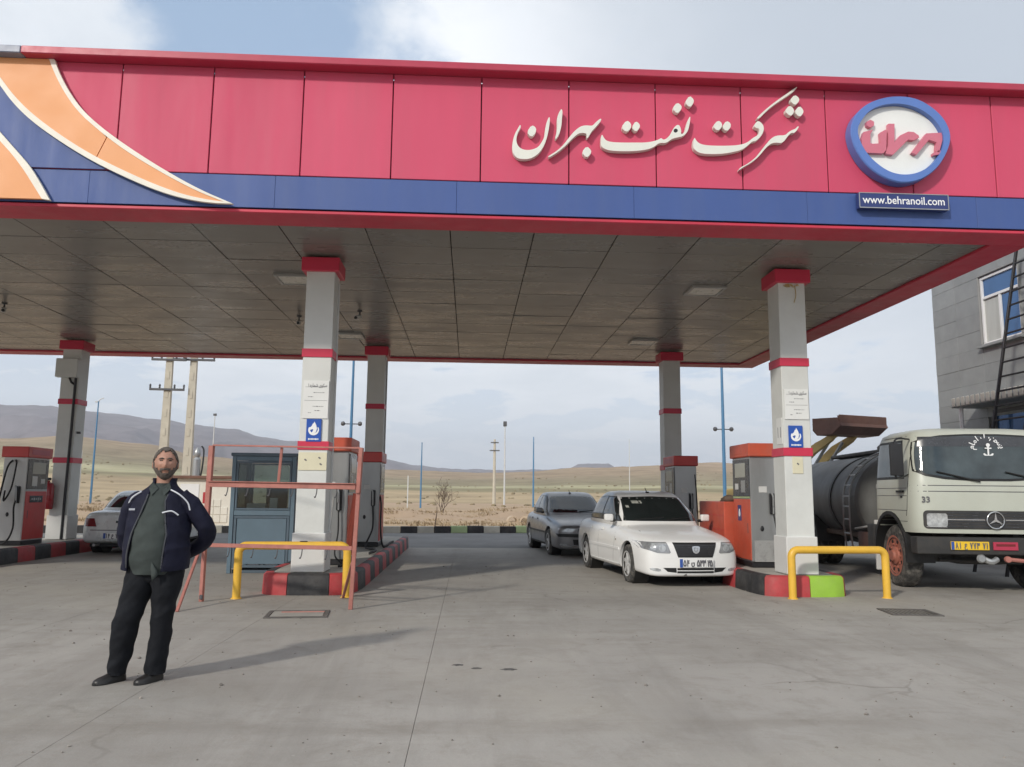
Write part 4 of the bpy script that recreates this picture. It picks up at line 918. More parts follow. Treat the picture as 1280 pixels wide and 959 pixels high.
# ---------------------------------------------------------------- building on the right
BX, BY1 = 11.8, 19.28
bd = thing('station_building', 'grey stone clad two storey station building at the right edge', 'building', (BX, 0, 0))
MB().box((3.07, 13.64, 3.9), (6.0, 11.2, 7.8)).obj('wall', 'mortar', bd, ang=0)
WY0, WY1, WZ0, WZ1 = 16.02, 17.40, 4.90, 6.56
cuts = [BY1]; 
yy = BY1
ycols = [19.28, 18.34, 17.40, 16.71, 16.02, 15.08, 14.14, 13.2, 12.26, 11.3]
zrows = [.03+i*.4058 for i in range(13)]; zrows[-1] = WZ0
zrows += [WZ0+.415*i for i in range(1, 5)]; zrows += [WZ1+.36, WZ1+.74, 7.78]
st = {}
for a, c in zip(zrows, zrows[1:]):
    for i in range(len(ycols)-1):
        y1, y0 = ycols[i], ycols[i+1]
        if y1 <= WY1+.01 and y0 >= WY0-.01 and a >= WZ0-.02 and c <= WZ1+.02: continue
        if y1 <= WY1+.3 and y0 >= 13.1 and c <= 3.45: continue       # shopfront below
        off = 0
        key = (round(y1-y0, 2), round(c-a, 2))
        if key not in st: st[key] = MB().box((0, 0, 0), (.05, key[0]-.007, key[1]-.007), bev=.003).mesh('stone_panel', 'stone_grey')
        inst('stone_panel', st[key], bd, (.045+random.uniform(-.004, .004), (y0+y1)/2, (a+c)/2), (0, random.uniform(-.004, .004), 0))
q = MB()
for i in range(len(zrows)-1): q.box((3.0, BY1-.03, (zrows[i]+zrows[i+1])/2), (5.9, .05, zrows[i+1]-zrows[i]-.012), bev=.004)
q.obj('end_cladding', 'stone_grey', bd)
MB().box((3.0, 13.6, 7.82), (6.2, 11.5, .10), bev=.01).obj('parapet', 'stone_grey', bd)
def fry(y0, y1, z0, z1, t_, x, dpt):
    q = MB()
    for c, d in (((x, (y0+y1)/2, z0+t_/2), (dpt, y1-y0, t_)), ((x, (y0+y1)/2, z1-t_/2), (dpt, y1-y0, t_)), ((x, y0+t_/2, (z0+z1)/2), (dpt, t_, z1-z0-2*t_)), ((x, y1-t_/2, (z0+z1)/2), (dpt, t_, z1-z0-2*t_))): q.box(c, d, bev=.006)
    return q
win = fry(WY0+.03, WY1-.03, WZ0+.03, WZ1-.03, .065, .055, .07)
win.box((.055, (WY0+WY1)/2, 6.03), (.06, WY1-WY0-.18, .065), bev=.006).box((.055, 16.74, (WZ0+6.0)/2+.045), (.06, .065, 6.0-WZ0-.10), bev=.006)
w = win.obj('window', 'pvc_white', bd)
MB().box((.07, (WY0+WY1)/2, 6.27), (.01, WY1-WY0-.19, .41)).obj('pane', 'window_blue', w)
MB().box((.07, 17.04, 5.48), (.01, .53, .98)).obj('pane', 'curtain_pane', w, label='pale curtained lower pane')
MB().box((.07, 16.40, 5.48), (.01, .61, .98)).obj('pane', 'window_blue', w)
MB().box((-.03, (WY0+WY1)/2, WZ0-.01), (.14, WY1-WY0+.10, .05), bev=.006).obj('window_sill', 'stone_grey', bd)
fry(WY0-.01, WY1+.01, WZ0+.02, WZ1+.02, .035, -.0, .05).obj('window_reveal', 'mortar', bd)
MB().box((-.32, 15.4, 3.55), (.66, 4.6, .10), bev=.01).obj('awning_slab', 'stone_grey', bd)
for i in range(26): MB().box((-.655, 17.6-i*.175, 3.62), (.03, .12, .20), bev=.02).obj('awning_rib', 'hut_white', bd)
MB().tube([(-.55, 17.5, 0), (-.55, 17.5, 3.5)], .045, 10).obj('awning_post', 'pvc_white', bd)
sf = fry(13.2, 17.2, .10, 3.42, .08, .03, .08); sf.box((.03, 15.2, 2.3), (.07, 3.84, .07)); sf.box((.03, 15.2, 1.2), (.07, .07, 2.1))
s_ = sf.obj('window', 'steel_dark', bd)
MB().box((.04, 15.2, 2.84), (.01, 3.84, 1.0)).obj('pane', 'window_blue', s_); MB().box((.04, 14.2, 1.2), (.01, 1.85, 2.0)).obj('pane', 'window_blue', s_); MB().box((.04, 16.2, 1.2), (.01, 1.85, 2.0)).obj('pane', 'window_blue', s_)

# black ladder leaning on the building
ld = thing('steel_ladder', 'black steel ladder leaning against the grey station building', 'ladder', (9.92, 15.45, 0))
def lrail(dy): return MB().box((.78, dy, 3.42), (.055, .05, 7.05), bev=.006, rot=Matrix.Rotation(math.atan2(1.45, 6.9), 3, 'Y')).obj('rail', 'black_steel', ld)
lrail(0); lrail(-.95)
for i in range(23):
    z = .3+i*.30; MB().box((.06+z*.21, -.475, z), (.035, .91, .035), bev=.005).obj('rung', 'black_steel', ld)

# ---------------------------------------------------------------- poles
def lamp_pole(x, y, h, label, lampz, r=.06, m='pole_blue', arms=True):
    t = thing('light_pole', label, 'light pole', (x, y, -.1), 0, 'tall thin poles behind the station')
    MB().tube([(0, 0, 0), (0, 0, h*.5), (0, 0, h)], [r, r*.8, r*.5], 10).obj('pole', m, t)
    if arms:
        MB().tube([(-.30, 0, lampz), (.30, 0, lampz)], .022, 6).obj('cross_arm', 'steel_dark', t)
        for s in (-1, 1):
            MB().lathe([(.04, 0), (.085, .03), (.10, .12), (.05, .17)], 12, axis='X', c=(0, 0, 0)).obj('lamp_head', 'steel_dark', t, (s*.36-.08, 0, lampz+.01))
    return t
lamp_pole(-5.07, 34, 9.5, 'blue pole with two small lamps seen just right of the kiosk column', 4.42, .075)
lamp_pole(11.05, 34, 9.5, 'blue pole with two small lamps above the orange cabinet', 4.42, .085)
a = lamp_pole(-24.4, 53, 7.3, 'slim pale blue pole with forked tip against the mountain at left', 0, .075, arms=False)
MB().tube(bez([(0, 0, 7.2), (.1, 0, 7.4), (.32, 0, 7.5)], 4), .03, 6).obj('lamp_arm', 'pole_pale', a); MB().box((-.12, 0, 7.25), (.2, .1, .08), bev=.02).obj('lamp_head', 'pole_pale', a)
a = lamp_pole(-24.9, 52.4, 4.0, 'short pale post beside the forked blue pole at left', 0, .06, 'pole_pale', False)
a = lamp_pole(-28.6, 90, 10.0, 'thin pale lamp post above the small hut', 0, .09, 'pole_pale', False); MB().box((0, 0, 10), (.35, .2, .25), bev=.04).obj('lamp_head', 'steel_dark', a)
a = lamp_pole(-4.45, 74, 6.2, 'thin blue pole left of the bare sapling in the far field', 0, .085, arms=False); MB().box((-1.2, 0, 1.5), (.10, .1, 3.2)).obj('guy_post', 'pole_pale', a)
a = lamp_pole(4.85, 110, 11.2, 'tallest thin grey pole in the far field left of the cars', 0, .13, 'pole_pale', False); MB().box((0, 0, 11.2), (.5, .4, .7), bev=.08).obj('pole_cap', 'steel_dark', a)
a = lamp_pole(7.25, 90, 8.0, 'thin blue pole just above the grey car', 0, .11, arms=False)
a = lamp_pole(14.6, 72, 6.6, 'thin grey pole behind the roof of the white sedan', 0, .05, 'pole_pale', False)
def h_pole(x, y, h, label, arms):
    t = thing('power_pole', label, 'power pole', (x, y, -.1), R(4), 'concrete power poles')
    q = MB(); rings = lambda w0, w1, dx: [[(dx+a*w, b_*w*.8, z) for a, b_ in ((-1, -1), (1, -1), (1, 1), (-1, 1))] for z, w in ((0, w0), (h, w1))]
    q.loft(rings(.20, .13, 0)).obj('shaft', 'pole_concrete', t, ang=20)
    for i in range(int(h/.9)): MB().box((0, -.165+.055*i*.9/h, .7+i*.85), (.12, .02, .35), bev=.01).obj('recess', 'pole_concrete', t)
    for z, w in arms:
        m = MB().box((0, -.16, z), (w, .09, .10), bev=.01).obj('cross_arm', 'steel_dark', t)
        for s in (-.5, -.22, .22, .5):
            MB().lathe([(.02, 0), (.05, .05), (.03, .09), (.055, .13), (.02, .2)], 8).obj('insulator', 'steel_dark', m, (s*w*.96, -.16, z+.04))
    return t
h_pole(-13.58, 36, 8.0, 'left concrete power pole with two insulator arms behind the man', [(6.0, 1.5), (7.35, 1.5)])
pp2 = h_pole(-12.58, 36.2, 8.2, 'right concrete power pole with transformer can behind the man', [(7.4, 1.9)])
tf = MB().lathe([(.02, 2.0), (.14, 2.05), (.17, 2.1), (.17, 3.0), (.10, 3.1), (.14, 3.2), (.14, 3.35), (.06, 3.5), (.02, 3.55)], 14, c=(.45, -.2, -.1)).obj('cable_can', 'steel', pp2)
MB().box((.1, -.2, 2.15), (1.0, .10, .08), bev=.01).obj('bracket', 'steel_dark', pp2)
MB().tube(bez([(.62, -.2, 3.5), (.72, -.2, 3.3), (.70, -.2, 2.6), (.62, -.2, 2.0)], 6), .04, 6).obj('cable', 'black_plastic', pp2)
fp = thing('power_pole', 'pale far field power pole with two cross arms left of the tall grey pole', 'power pole', (3.75, 120, -.1), 0, 'concrete power poles')
MB().tube([(0, 0, 0), (0, 0, 9.7)], [.26, .16], 8).obj('shaft', 'pole_concrete', fp)
for z, w in ((8.0, 1.5), (9.2, 1.2)): MB().box((0, -.2, z), (w, .12, .16)).obj('cross_arm', 'steel_dark', fp)
for x, y, h, lb in ((-78, 150, 13, 'faint pylon on the skyline left of the left column'), ):
    pass

# ---------------------------------------------------------------- hut, pipes, tree, weeds
hu = thing('small_hut', 'small cream hut with brown flat roof seen behind the man', 'hut', (-10.9, 34.2, 0), R(3))
MB().box((0, 0, .95), (2.4, 1.8, 1.95)).obj('wall', 'hut_white', hu); MB().box((0, -.05, 1.98), (2.7, 2.1, .12), bev=.02).obj('roof', 'hut_roof', hu)
MB().box((-.55, -.905, .95), (.75, .03, 1.5), bev=.01).obj('door', 'pvc_white', hu); MB().box((.05, -.92, 1.15), (.12, .05, .45), bev=.02).obj('red_box', 'extinguisher', hu)
for i in range(8): MB().box((.30+(i % 3)*.28, -.91, .30+(i//3)*.32), (.265, .04, .30), bev=.01).obj('block', 'hut_white', hu)
def pipe_ring(x, y, rz, label):
    t = thing('pipe_ring', label, 'pipe', (x, y, .12), rz, 'tan concrete pipe rings on the dirt')
    MB().lathe([(.20, -.16), (.27, -.16), (.27, .16), (.20, .16), (.20, -.16)], 24, axis='Y', caps=False).obj('ring', 'pipe_tan', t, ang=40)
pipe_ring(2.10, 38.4, R(12), 'left tan concrete pipe ring half sunk in the dirt')
pipe_ring(2.72, 38.2, R(-14), 'right tan concrete pipe ring close to the grey car')
tr = thing('bare_sapling', 'small bare leafless sapling behind the black and green kerb', 'tree', (-1.42, 33.6, 0))
def branch(q, p, d, L, r, lev, rnd):
    pts = [p]; n = 5; dd = d.copy()
    for i in range(n):
        dd = (dd+Vector((rnd.uniform(-.18, .18), rnd.uniform(-.18, .18), rnd.uniform(-.02, .14)))).normalized(); pts.append(pts[-1]+dd*L/n)
    q.tube(pts, [max(.004, r*(1-.6*i/n)) for i in range(n+1)], 5, caps=False)
    if lev > 0:
        for k in range(4 if lev > 1 else 5):
            i = rnd.randint(2, n); a = rnd.uniform(0, 2*PI); b_ = dd.orthogonal().normalized()
            nd_ = (dd*.8+(Matrix.Rotation(a, 3, dd) @ b_)*rnd.uniform(.5, .95)+Vector((0, 0, .15))).normalized()
            branch(q, pts[i], nd_, L*rnd.uniform(.5, .75), r*.5, lev-1, rnd)
rnd = random.Random(4); q = MB(); branch(q, Vector((0, 0, -.05)), Vector((.30, 0, 1)).normalized(), .95, .035, 0, rnd); q.obj('trunk', 'bark', tr)
q = MB()
for k in range(6): branch(q, Vector((.30+rnd.uniform(-.06, .05), 0, .62+k*.05)), Vector((rnd.uniform(-.9, .6), rnd.uniform(-.7, .7), rnd.uniform(.6, 1.1))).normalized(), .62, .018, 2, rnd)
q.obj('branches', 'bark', tr)
# dry weeds and rubble on the dirt: nobody could count them
wb = MB(); rnd = random.Random(11)
def dirtz(x, y): 
    e = sst((y-30.4)/6)*sst((92-y)/20)
    return .02+e*(.10*fbm(x*.5, y*.5)+.05)+max(0, fbm(x*.13+5, y*.16, 2)+.12)*1.1*math.exp(-((y-45)/8)**2)*.9-.05*(1-e)
n_ = 0
while n_ < 800:
    y = 34+rnd.random()**1.3*22; x = rnd.uniform(-20, 22)
    if fbm(x*.25+9, y*.3, 7)+.22*math.exp(-((y-44)/6)**2) < .12: continue
    n_ += 1; z = dirtz(x, y)
    for k in range(rnd.randint(9, 16)):
        a = rnd.uniform(0, 2*PI); r_ = rnd.random()**.5*.4; h = rnd.uniform(.04, .17); lx, ly = x+r_*math.cos(a), y+r_*math.sin(a)
        bx, by = rnd.uniform(-.16, .16), rnd.uniform(-.16, .16); w_ = rnd.uniform(.012, .03)
        wb.add([(lx-w_, ly, z-.03), (lx+w_, ly, z-.03), (lx+bx*.5+w_*.7, ly+by*.5, z+h*.6), (lx+bx, ly+by, z+h)], [(0, 1, 2), (0, 2, 3)])
o = wb.obj('dry_weeds', 'weed', None, ang=0); o['kind'] = 'stuff'
rb = MB()
for i in range(420):
    y = 33+rnd.random()**1.2*24; x = rnd.uniform(-20, 22); s = rnd.uniform(.03, .11); z = dirtz(x, y)
    ph = [rnd.uniform(.7, 1.3) for _ in range(6)]
    rb.loft([[(x+s*c_*ph[k]*math.cos(k*PI/3), y+s*c_*ph[k]*math.sin(k*PI/3), z+zz_*s) for k in range(6)] for c_, zz_ in ((1, -.3), (1.0, .2), (.55, .65))])
o = rb.obj('rubble', 'rubble_tan', None, ang=0); o['kind'] = 'stuff'

# low scrub dotted over the plain and the hill feet
sb = MB(); rnd = random.Random(5)
for i in range(1500):
    az = rnd.uniform(-40, 40); d = 62+rnd.random()**1.7*420; x, y = d*math.sin(R(az)), d*math.cos(R(az))
    if fbm(x*.02, y*.02, 4) < -.05: continue
    z = hmid(az, d) if d > 112 else (dirtz(x, y) if y < 92 and abs(x) < 45 else -.08)
    s_ = rnd.uniform(.12, .38)*(1+d/500)
    sb.loft([[(x+s_*k*rnd.uniform(.7, 1.3)*math.cos(a), y+s_*k*rnd.uniform(.7, 1.3)*math.sin(a), z+h_*s_) for a in (0, 1.26, 2.51, 3.77, 5.03)] for k, h_ in ((.8, -.1), (1, .25), (.45, .65))])
o = sb.obj('scrub', 'scrub', None, ang=0); o['kind'] = 'stuff'
# fine grit swept over the slab
gb = MB()
for i in range(1500):
    x = rnd.uniform(-9, 10); y = 2.6+rnd.random()**1.4*14; s_ = rnd.uniform(.003, .010)*(1 if rnd.random() < .93 else 1.9)
    gb.loft([[(x+s_*k*rnd.uniform(.6, 1.3)*math.cos(a), y+s_*k*rnd.uniform(.6, 1.3)*math.sin(a), h_*s_) for a in (0, 1.57, 3.14, 4.71)] for k, h_ in ((1, 0), (.9, .5), (.4, .9))])
o = gb.obj('grit', 'grit', None, ang=0); o['kind'] = 'stuff'
# ---------------------------------------------------------------- vehicles
def subsurf_mesh(b, lev):
    me = bpy.data.meshes.new('tmp'); me.from_pydata([tuple(v) for v in b.v], [], b.f)
    bm = bmesh.new(); bm.from_mesh(me); bmesh.ops.remove_doubles(bm, verts=bm.verts[:], dist=1e-4); bmesh.ops.recalc_face_normals(bm, faces=bm.faces[:]); bm.to_mesh(me); bm.free()
    o = bpy.data.objects.new('tmp', me); COL.objects.link(o); md = o.modifiers.new('s', 'SUBSURF'); md.levels = lev; md.render_levels = lev
    return o
def baked(o):
    me = bpy.data.meshes.new_from_object(o.evaluated_get(bpy.context.evaluated_depsgraph_get())); return me
def tmp_obj(b):
    me = bpy.data.meshes.new('tmp'); me.from_pydata([tuple(v) for v in b.v], [], b.f)
    bm = bmesh.new(); bm.from_mesh(me); bmesh.ops.recalc_face_normals(bm, faces=bm.faces[:]); bm.to_mesh(me); bm.free()
    o = bpy.data.objects.new('tmp', me); COL.objects.link(o); return o
def kill(*os):
    for o in os: bpy.data.objects.remove(o)
def bvh_of(me):
    return BVHTree.FromPolygons([v.co.copy() for v in me.vertices], [tuple(p.vertices) for p in me.polygons])
def patch(name, poly, bvhs, o3, direction, m, parent, off=.004, thick=.012, edge=.06, label=None):
    """a 2D outline carried onto a body along direction: real plate with thickness following the surface"""
    d = Vector(direction).normalized(); bm = bmesh.new()
    tri = tessellate_polygon([[Vector((a, b_, 0)) for a, b_ in poly]])
    vs = [bm.verts.new((a, b_, 0)) for a, b_ in poly]
    for t in tri:
        try: bm.faces.new([vs[i] for i in t])
        except ValueError: pass
    for _ in range(5):
        le = [e for e in bm.edges if e.calc_length() > edge]
        if not le: break
        bmesh.ops.subdivide_edges(bm, edges=le, cuts=1); bmesh.ops.triangulate(bm, faces=bm.faces[:])
    base = {}
    last = None
    for v in bm.verts:
        p = Vector(o3(v.co.x, v.co.y)); best = None
        for t in bvhs:
            h = t.ray_cast(p, d)
            if h[0] is not None and (best is None or h[3] < best[3]): best = h
        if best is None:
            best = min((t.find_nearest(p+d*1.0) for t in bvhs), key=lambda h: h[3])
        base[v] = best[0]
    geom_v = list(bm.verts); ed = [e for e in bm.edges if len(e.link_faces) == 1]
    for v in geom_v: v.co = base[v]-d*off
    r = bmesh.ops.extrude_edge_only(bm, edges=ed)
    for g in r['geom']:
        if isinstance(g, bmesh.types.BMVert): g.co += d*(off+thick)
    bmesh.ops.recalc_face_normals(bm, faces=bm.faces[:])
    me = bpy.data.meshes.new(name); bm.to_mesh(me); bm.free(); me.materials.append(MT[m]); me.shade_smooth(); me.set_sharp_from_angle(angle=R(50))
    o = bpy.data.objects.new(name, me); COL.objects.link(o); o.parent = parent
    if label: o['label'] = label
    return o
def rpoly(x0, z0, x1, z1, r):
    p = []
    for cx, cz, a0 in ((x1-r, z1-r, 0), (x0+r, z1-r, 90), (x0+r, z0+r, 180), (x1-r, z0+r, 270)):
        for i in range(5): a = R(a0+22.5*i); p.append((cx+r*math.cos(a), cz+r*math.sin(a)))
    return p
def wheel(parent, x, y, r, w, hub='alloy', side=1, spokes=5, truck=False):
    t = MB().lathe([(r*.58, -w/2), (r*.90, -w/2), (r*.985, -w*.36), (r, -w*.2), (r, w*.2), (r*.985, w*.36), (r*.90, w/2), (r*.60, w/2), (r*.58, w*.3), (r*.58, -w*.3), (r*.58, -w/2)], 36, axis='X', caps=False).obj('wheel', 'tyre', parent, (x, y, r-.01), ang=40)
    s = side
    q = MB()
    q.lathe([(r*.64, s*(w/2-.01)), (r*.66, s*(w/2+.006)), (r*.60, s*(w/2+.004)), (r*.57, s*(w/2-(.02 if truck else .05)))]+([(.02, s*(w/2-.035))] if truck else [(r*.50, s*(w/2-.052)), (r*.48, s*(w/2-.09))]), 32, axis='X', caps=False)
    if truck:
        q.lathe([(r*.30, s*(w/2-.05)), (r*.28, s*(w/2+.0)), (r*.20, s*(w/2+.02)), (r*.17, s*(w/2+.05)), (.01, s*(w/2+.055))], 20, axis='X')
        for k in range(10): a = 2*PI*k/10; q.tube([(s*(w/2-.06), r*.38*math.cos(a), r*.38*math.sin(a)), (s*(w/2-.005), r*.38*math.cos(a), r*.38*math.sin(a))], .017, 6)
    else:
        for k in range(spokes):
            a = 2*PI*k/spokes+.3; c, s_ = math.cos(a), math.sin(a)
            q.box((s*(w/2-.022), r*.35*c, r*.35*s_), (.035, r*.17, r*.46), bev=.008, rot=Matrix.Rotation(a-PI/2, 3, 'X'))
        q.lathe([(r*.15, s*(w/2-.06)), (r*.14, s*(w/2-.005)), (r*.04, s*(w/2+.004))], 16, axis='X')
    q.obj('rim', hub, t, ang=35)
    if truck:
        for k in range(8): a = 2*PI*(k+.5)/8; MB().lathe([(r*.055, s*(w/2-.02)), (r*.055, s*(w/2-.012)), (.004, s*(w/2-.011))], 10, axis='X', c=(0, r*.48*math.cos(a), r*.48*math.sin(a))).obj('hand_hole', 'trim_black', t)
    if not truck: MB().lathe([(r*.55, s*(w/2-.10)), (r*.55, s*(w/2-.088)), (.02, s*(w/2-.085))], 24, axis='X').obj('brake_disc', 'truck_dark', t)
    return t
def sedan(name, label, loc, rz, paint, h=1.46, trim='trim_black', kind='a'):
    T = thing(name, label, 'car', loc, rz, None)
    # lower body cage: stations along y, front at -y
    ST = [(-2.215, .17, .23, .42, .63, .705, .712, .66, .70, .66, .56), (-2.10, .165, .24, .45, .66, .745, .760, .74, .785, .75, .63), (-1.85, .19, .25, .48, .70, .80, .822, .79, .835, .80, .68),
          (-1.40, .19, .25, .49, .745, .855, .885, .80, .85, .82, .70), (-1.0, .19, .25, .50, .79, .90, .935, .80, .855, .83, .71), (-.70, .19, .25, .51, .82, .925, .955, .80, .86, .835, .72),
          (0, .19, .25, .52, .845, .94, .955, .80, .862, .84, .73), (.8, .19, .25, .52, .86, .955, .965, .80, .862, .84, .73), (1.35, .19, .26, .52, .87, .965, .98, .80, .858, .835, .73),
          (1.75, .20, .28, .53, .87, .965, .985, .79, .845, .815, .70), (2.08, .24, .32, .53, .85, .955, .972, .76, .805, .775, .66), (2.215, .29, .36, .53, .81, .915, .925, .69, .745, .72, .60)]
    b = MB(); NS = 14
    for (y, zb, z2, zm, zs, ze, zt, wb, wm, ws, wt) in ST:
        hp = [(0, zb), (.5*wb, zb), (wb, zb), (wm*.985, z2), (wm, zm), (ws, zs), (wt, ze), (.5*wt, zt)]
        pts = hp+[(0, zt+.006)]+[(-x, z) for x, z in reversed(hp[1:])]
        b.v += [(x, y, z) for x, z in pts]
    n = 16
    for i in range(len(ST)-1):
        for j in range(n): b.f.append((i*n+j, i*n+(j+1) % n, (i+1)*n+(j+1) % n, (i+1)*n+j))
    for si, bow in ((0, -.10), (len(ST)-1, .07)):
        o = si*n; y0 = ST[si][0]; grid = []
        rows = [(2, 14), (3, 13), (4, 12), (5, 11), (6, 10)]
        for ri, (rr, ll) in enumerate(rows):
            if ri == 0: ids = [o+2, o+1, o+0, o+15, o+14]
            elif ri == 4: ids = [o+6, o+7, o+8, o+9, o+10]
            else:
                xr, _, z = b.v[o+rr]; ids = [o+rr]
                for u in (.55, 0, -.55): b.v.append((xr*u, y0+bow*(1-u*u*1.2), z)); ids.append(len(b.v)-1)
                ids.append(o+ll)
            grid.append(ids)
        for k in (0, 4):
            for u, idx in zip((.55, 0, -.55), grid[k][1:4]): x, y, z = b.v[idx]; b.v[idx] = (x, y+bow*.75*(1-u*u*1.2), z)
        for r_ in range(4):
            for c in range(4): b.f.append((grid[r_][c], grid[r_][c+1], grid[r_+1][c+1], grid[r_+1][c]))
    low = subsurf_mesh(b, 3)
    WF, WR, r = -1.38, 1.29, .315
    cutters = []
    for y in (WF, WR):
        for s in (-1, 1): cutters.append(tmp_obj(MB().lathe([(r+.055, s*.55), (r+.055, s*1.1)], 40, axis='X', c=(0, y, r-.005))))
    for c in cutters:
        md = low.modifiers.new('b', 'BOOLEAN'); md.operation = 'DIFFERENCE'; md.object = c; md.solver = 'EXACT'
    lm = baked(low); kill(low, *cutters)
    lm.name = 'body'; lm.materials.clear(); lm.materials.append(MT[paint]); lm.shade_smooth(); lm.set_sharp_from_angle(angle=R(40))
    body = bpy.data.objects.new('body', lm); COL.objects.link(body); body.parent = T
    # greenhouse
    k = h/1.46
    GR = [(.90, -1.02, 1.74, .755), (.96, -.93, 1.66, .748), (1.05, -.77, 1.53, .722), (1.15, -.60, 1.40, .688), (1.25, -.43, 1.27, .650), (1.33, -.28, 1.16, .616), (1.39, -.14, 1.05, .580), (1.425, -.02, .95, .545), (1.447, .12, .83, .48), (1.458, .28, .68, .36), (1.461, .45, .55, .10)]
    rings = []
    for z, yf, yr, w in GR:
        z *= k if z > 1 else 1
        w *= 1+.045*min(1, max(0, (z-.9)/.2))
        ring = []
        for i in range(56):
            a = 2*PI*i/56; c, s_ = math.cos(a), math.sin(a); e = 2/5.5
            x = w*math.copysign(abs(c)**e, c); yy = math.copysign(abs(s_)**e, s_)
            ym, yh = (yf+yr)/2, (yr-yf)/2
            y = ym+yh*yy; u = x/w
            if s_ < 0: y += .10*(u*u)*(-yy)
            else: y -= .07*(u*u)*yy
            ring.append((x, y, z))
        rings.append(ring)
    gm = MB().loft(rings).mesh('roof', paint, 60)
    roof = bpy.data.objects.new('roof', gm); COL.objects.link(roof); roof.parent = T
    B, G = bvh_of(lm), bvh_of(gm); BOTH = [B, G]
    fr_ = lambda a, z: (a, -4, z); re_ = lambda a, z: (a, 4, z); sd_ = lambda s: (lambda y, z: (s*3, y, z))
    F, RR = (0, 1, 0), (0, -1, 0)
    # glass
    rnd_ = lambda p: chaikin(p, 1)
    ws = [(-.672, .985), (.672, .985), (.556, 1.345*k), (.0, 1.362*k), (-.556, 1.345*k)]
    patch('windscreen', ws, [G], fr_, F, 'dark_glass', T, .004, .01)
    patch('rear_window', [(-.62, 1.03), (.62, 1.03), (.50, 1.345*k), (-.50, 1.345*k)], [G], re_, RR, 'dark_glass', T, .004, .01)
    for s in (-1, 1):
        f = sd_(s); dd = (-s, 0, 0)
        patch('window_surround', [(-.66, .972), (1.34, .99), (1.36, 1.02), (.97, 1.335*k), (.45, 1.368*k), (-.02, 1.358*k), (-.24, 1.26*k)], [G], f, dd, trim, T, .003, .01)
        patch('side_window', [(-.60, .988), (.29, .995), (.27, 1.348*k), (.05, 1.348*k), (-.04, 1.33*k), (-.28, 1.20*k)], [G], f, dd, 'dark_glass', T, .006, .01)
        patch('side_window', [(.35, .995), (1.02, 1.005), (1.02, 1.25*k), (.90, 1.325*k), (.45, 1.358*k), (.335, 1.358*k)], [G], f, dd, 'dark_glass', T, .006, .01)
        patch('quarter_window', [(1.07, 1.01), (1.30, 1.02), (1.07, 1.21*k)], [G], f, dd, 'dark_glass', T, .006, .01)
        # door seams, handles, rub strip, mirror, sill
        for pl in ([(-.66, .95), (-.70, .62), (-.62, .30)], [(.31, .97), (.33, .6), (.32, .28)], [(1.06, .98), (1.02, .70), (.90, .50), (.86, .30)]):
            e = [(y+.006, z) for y, z in pl]
            patch('door_seam', pl+list(reversed(e)), [B], f, dd, 'trim_black', T, .0012, .005, .1)
        patch('rub_strip', [(-.98, .50), (.92, .50), (.92, .545), (-.98, .545)], [B], f, dd, paint if paint != 'car_silver' else 'trim_black', T, .012, .01, .15)
        patch('sill_skirt', [(-1.0, .195), (.9, .195), (.9, .27), (-1.0, .27)], [B], f, dd, paint if paint == 'car_white' else 'truck_dark', T, .012, .01, .15)
        for y in (.16, .88): 
            patch('door_handle', [(y-.09, .80), (y+.09, .80), (y+.09, .835), (y-.09, .835)], [B], f, dd, paint, T, .022, .01)
        patch('side_marker', [(-.80, .655), (-.74, .655), (-.74, .685), (-.80, .685)], [B], f, dd, 'chrome', T, .006, .01)
        mr = MB().box((s*.90, -.55, 1.035), (.16, .10, .125), bev=.035).obj('mirror', paint, T, ang=60)
        MB().box((s*.82, -.53, .985), (.10, .06, .05), bev=.015).obj('mirror_arm', 'trim_black', mr); MB().box((s*.90, -.497, 1.035), (.13, .008, .10), bev=.003).obj('mirror_glass', 'chrome', mr)
        for y, sp in ((WF, 5), (WR, 5)):
            wheel(T, s*.735, y, r, .20, 'alloy', s, 6)
            MB().lathe([(r+.05, s*.56), (r+.05, s*.80), (r+.03, s*.80), (r+.03, s*.57), (.05, s*.57), (.05, s*.56)], 32, axis='X', c=(0, y, r-.005)).obj('wheel_well', 'trim_black', T)
    MB().box((0, .1, .20), (1.3, 3.9, .08), bev=.02).obj('underbody', 'trim_black', T)
    # front
    for s in (-1, 1):
        sx = lambda p: [(s*a, z) for a, z in p]
        if kind == 'b':
            patch('headlight', sx([(.32, .555), (.70, .575), (.76, .66), (.34, .64)]), [B], fr_, F, 'lamp_glass', T, .008, .02)
            patch('bumper_strip', sx([(.02, .44), (.74, .46), (.78, .53), (.02, .525)]), [B], fr_, F, 'trim_black', T, .015, .02)
        else:
            hd = patch('headlight', sx([(.40, .545), (.42, .53), (.60, .535), (.80, .60), (.815, .69), (.80, .70), (.47, .705), (.455, .70)]), [B], fr_, F, 'lamp_dark', T, .006, .02, .03)
            for a, z, rr in ((.53, .61, .055), (.655, .625, .045)):
                patch('reflector', [(s*a+rr*math.cos(t*PI/6), z+rr*math.sin(t*PI/6)) for t in range(12)], [B], fr_, F, 'lamp_glass', hd, .011, .006, .02)
            patch('reflector', sx([(.46, .665), (.68, .665), (.68, .685), (.468, .687)]), [B], fr_, F, 'lamp_glass', hd, .010, .006, .02)
            patch('lower_intake', sx([(.31, .235), (.45, .25), (.52, .31), (.315, .31)]), [B], fr_, F, 'trim_black', T, .004, .02)
        patch('fog_light', chaikin(sx([(.55, .25), (.70, .265), (.72, .305), (.56, .30)]), 1), [B], fr_, F, 'lamp_glass', T, .006, .02)
        patch('tail_light', sx([(.44, .62), (.70, .62), (.70, .80), (.50, .80)]), [B], re_, RR, 'tail_red', T, .008, .02)
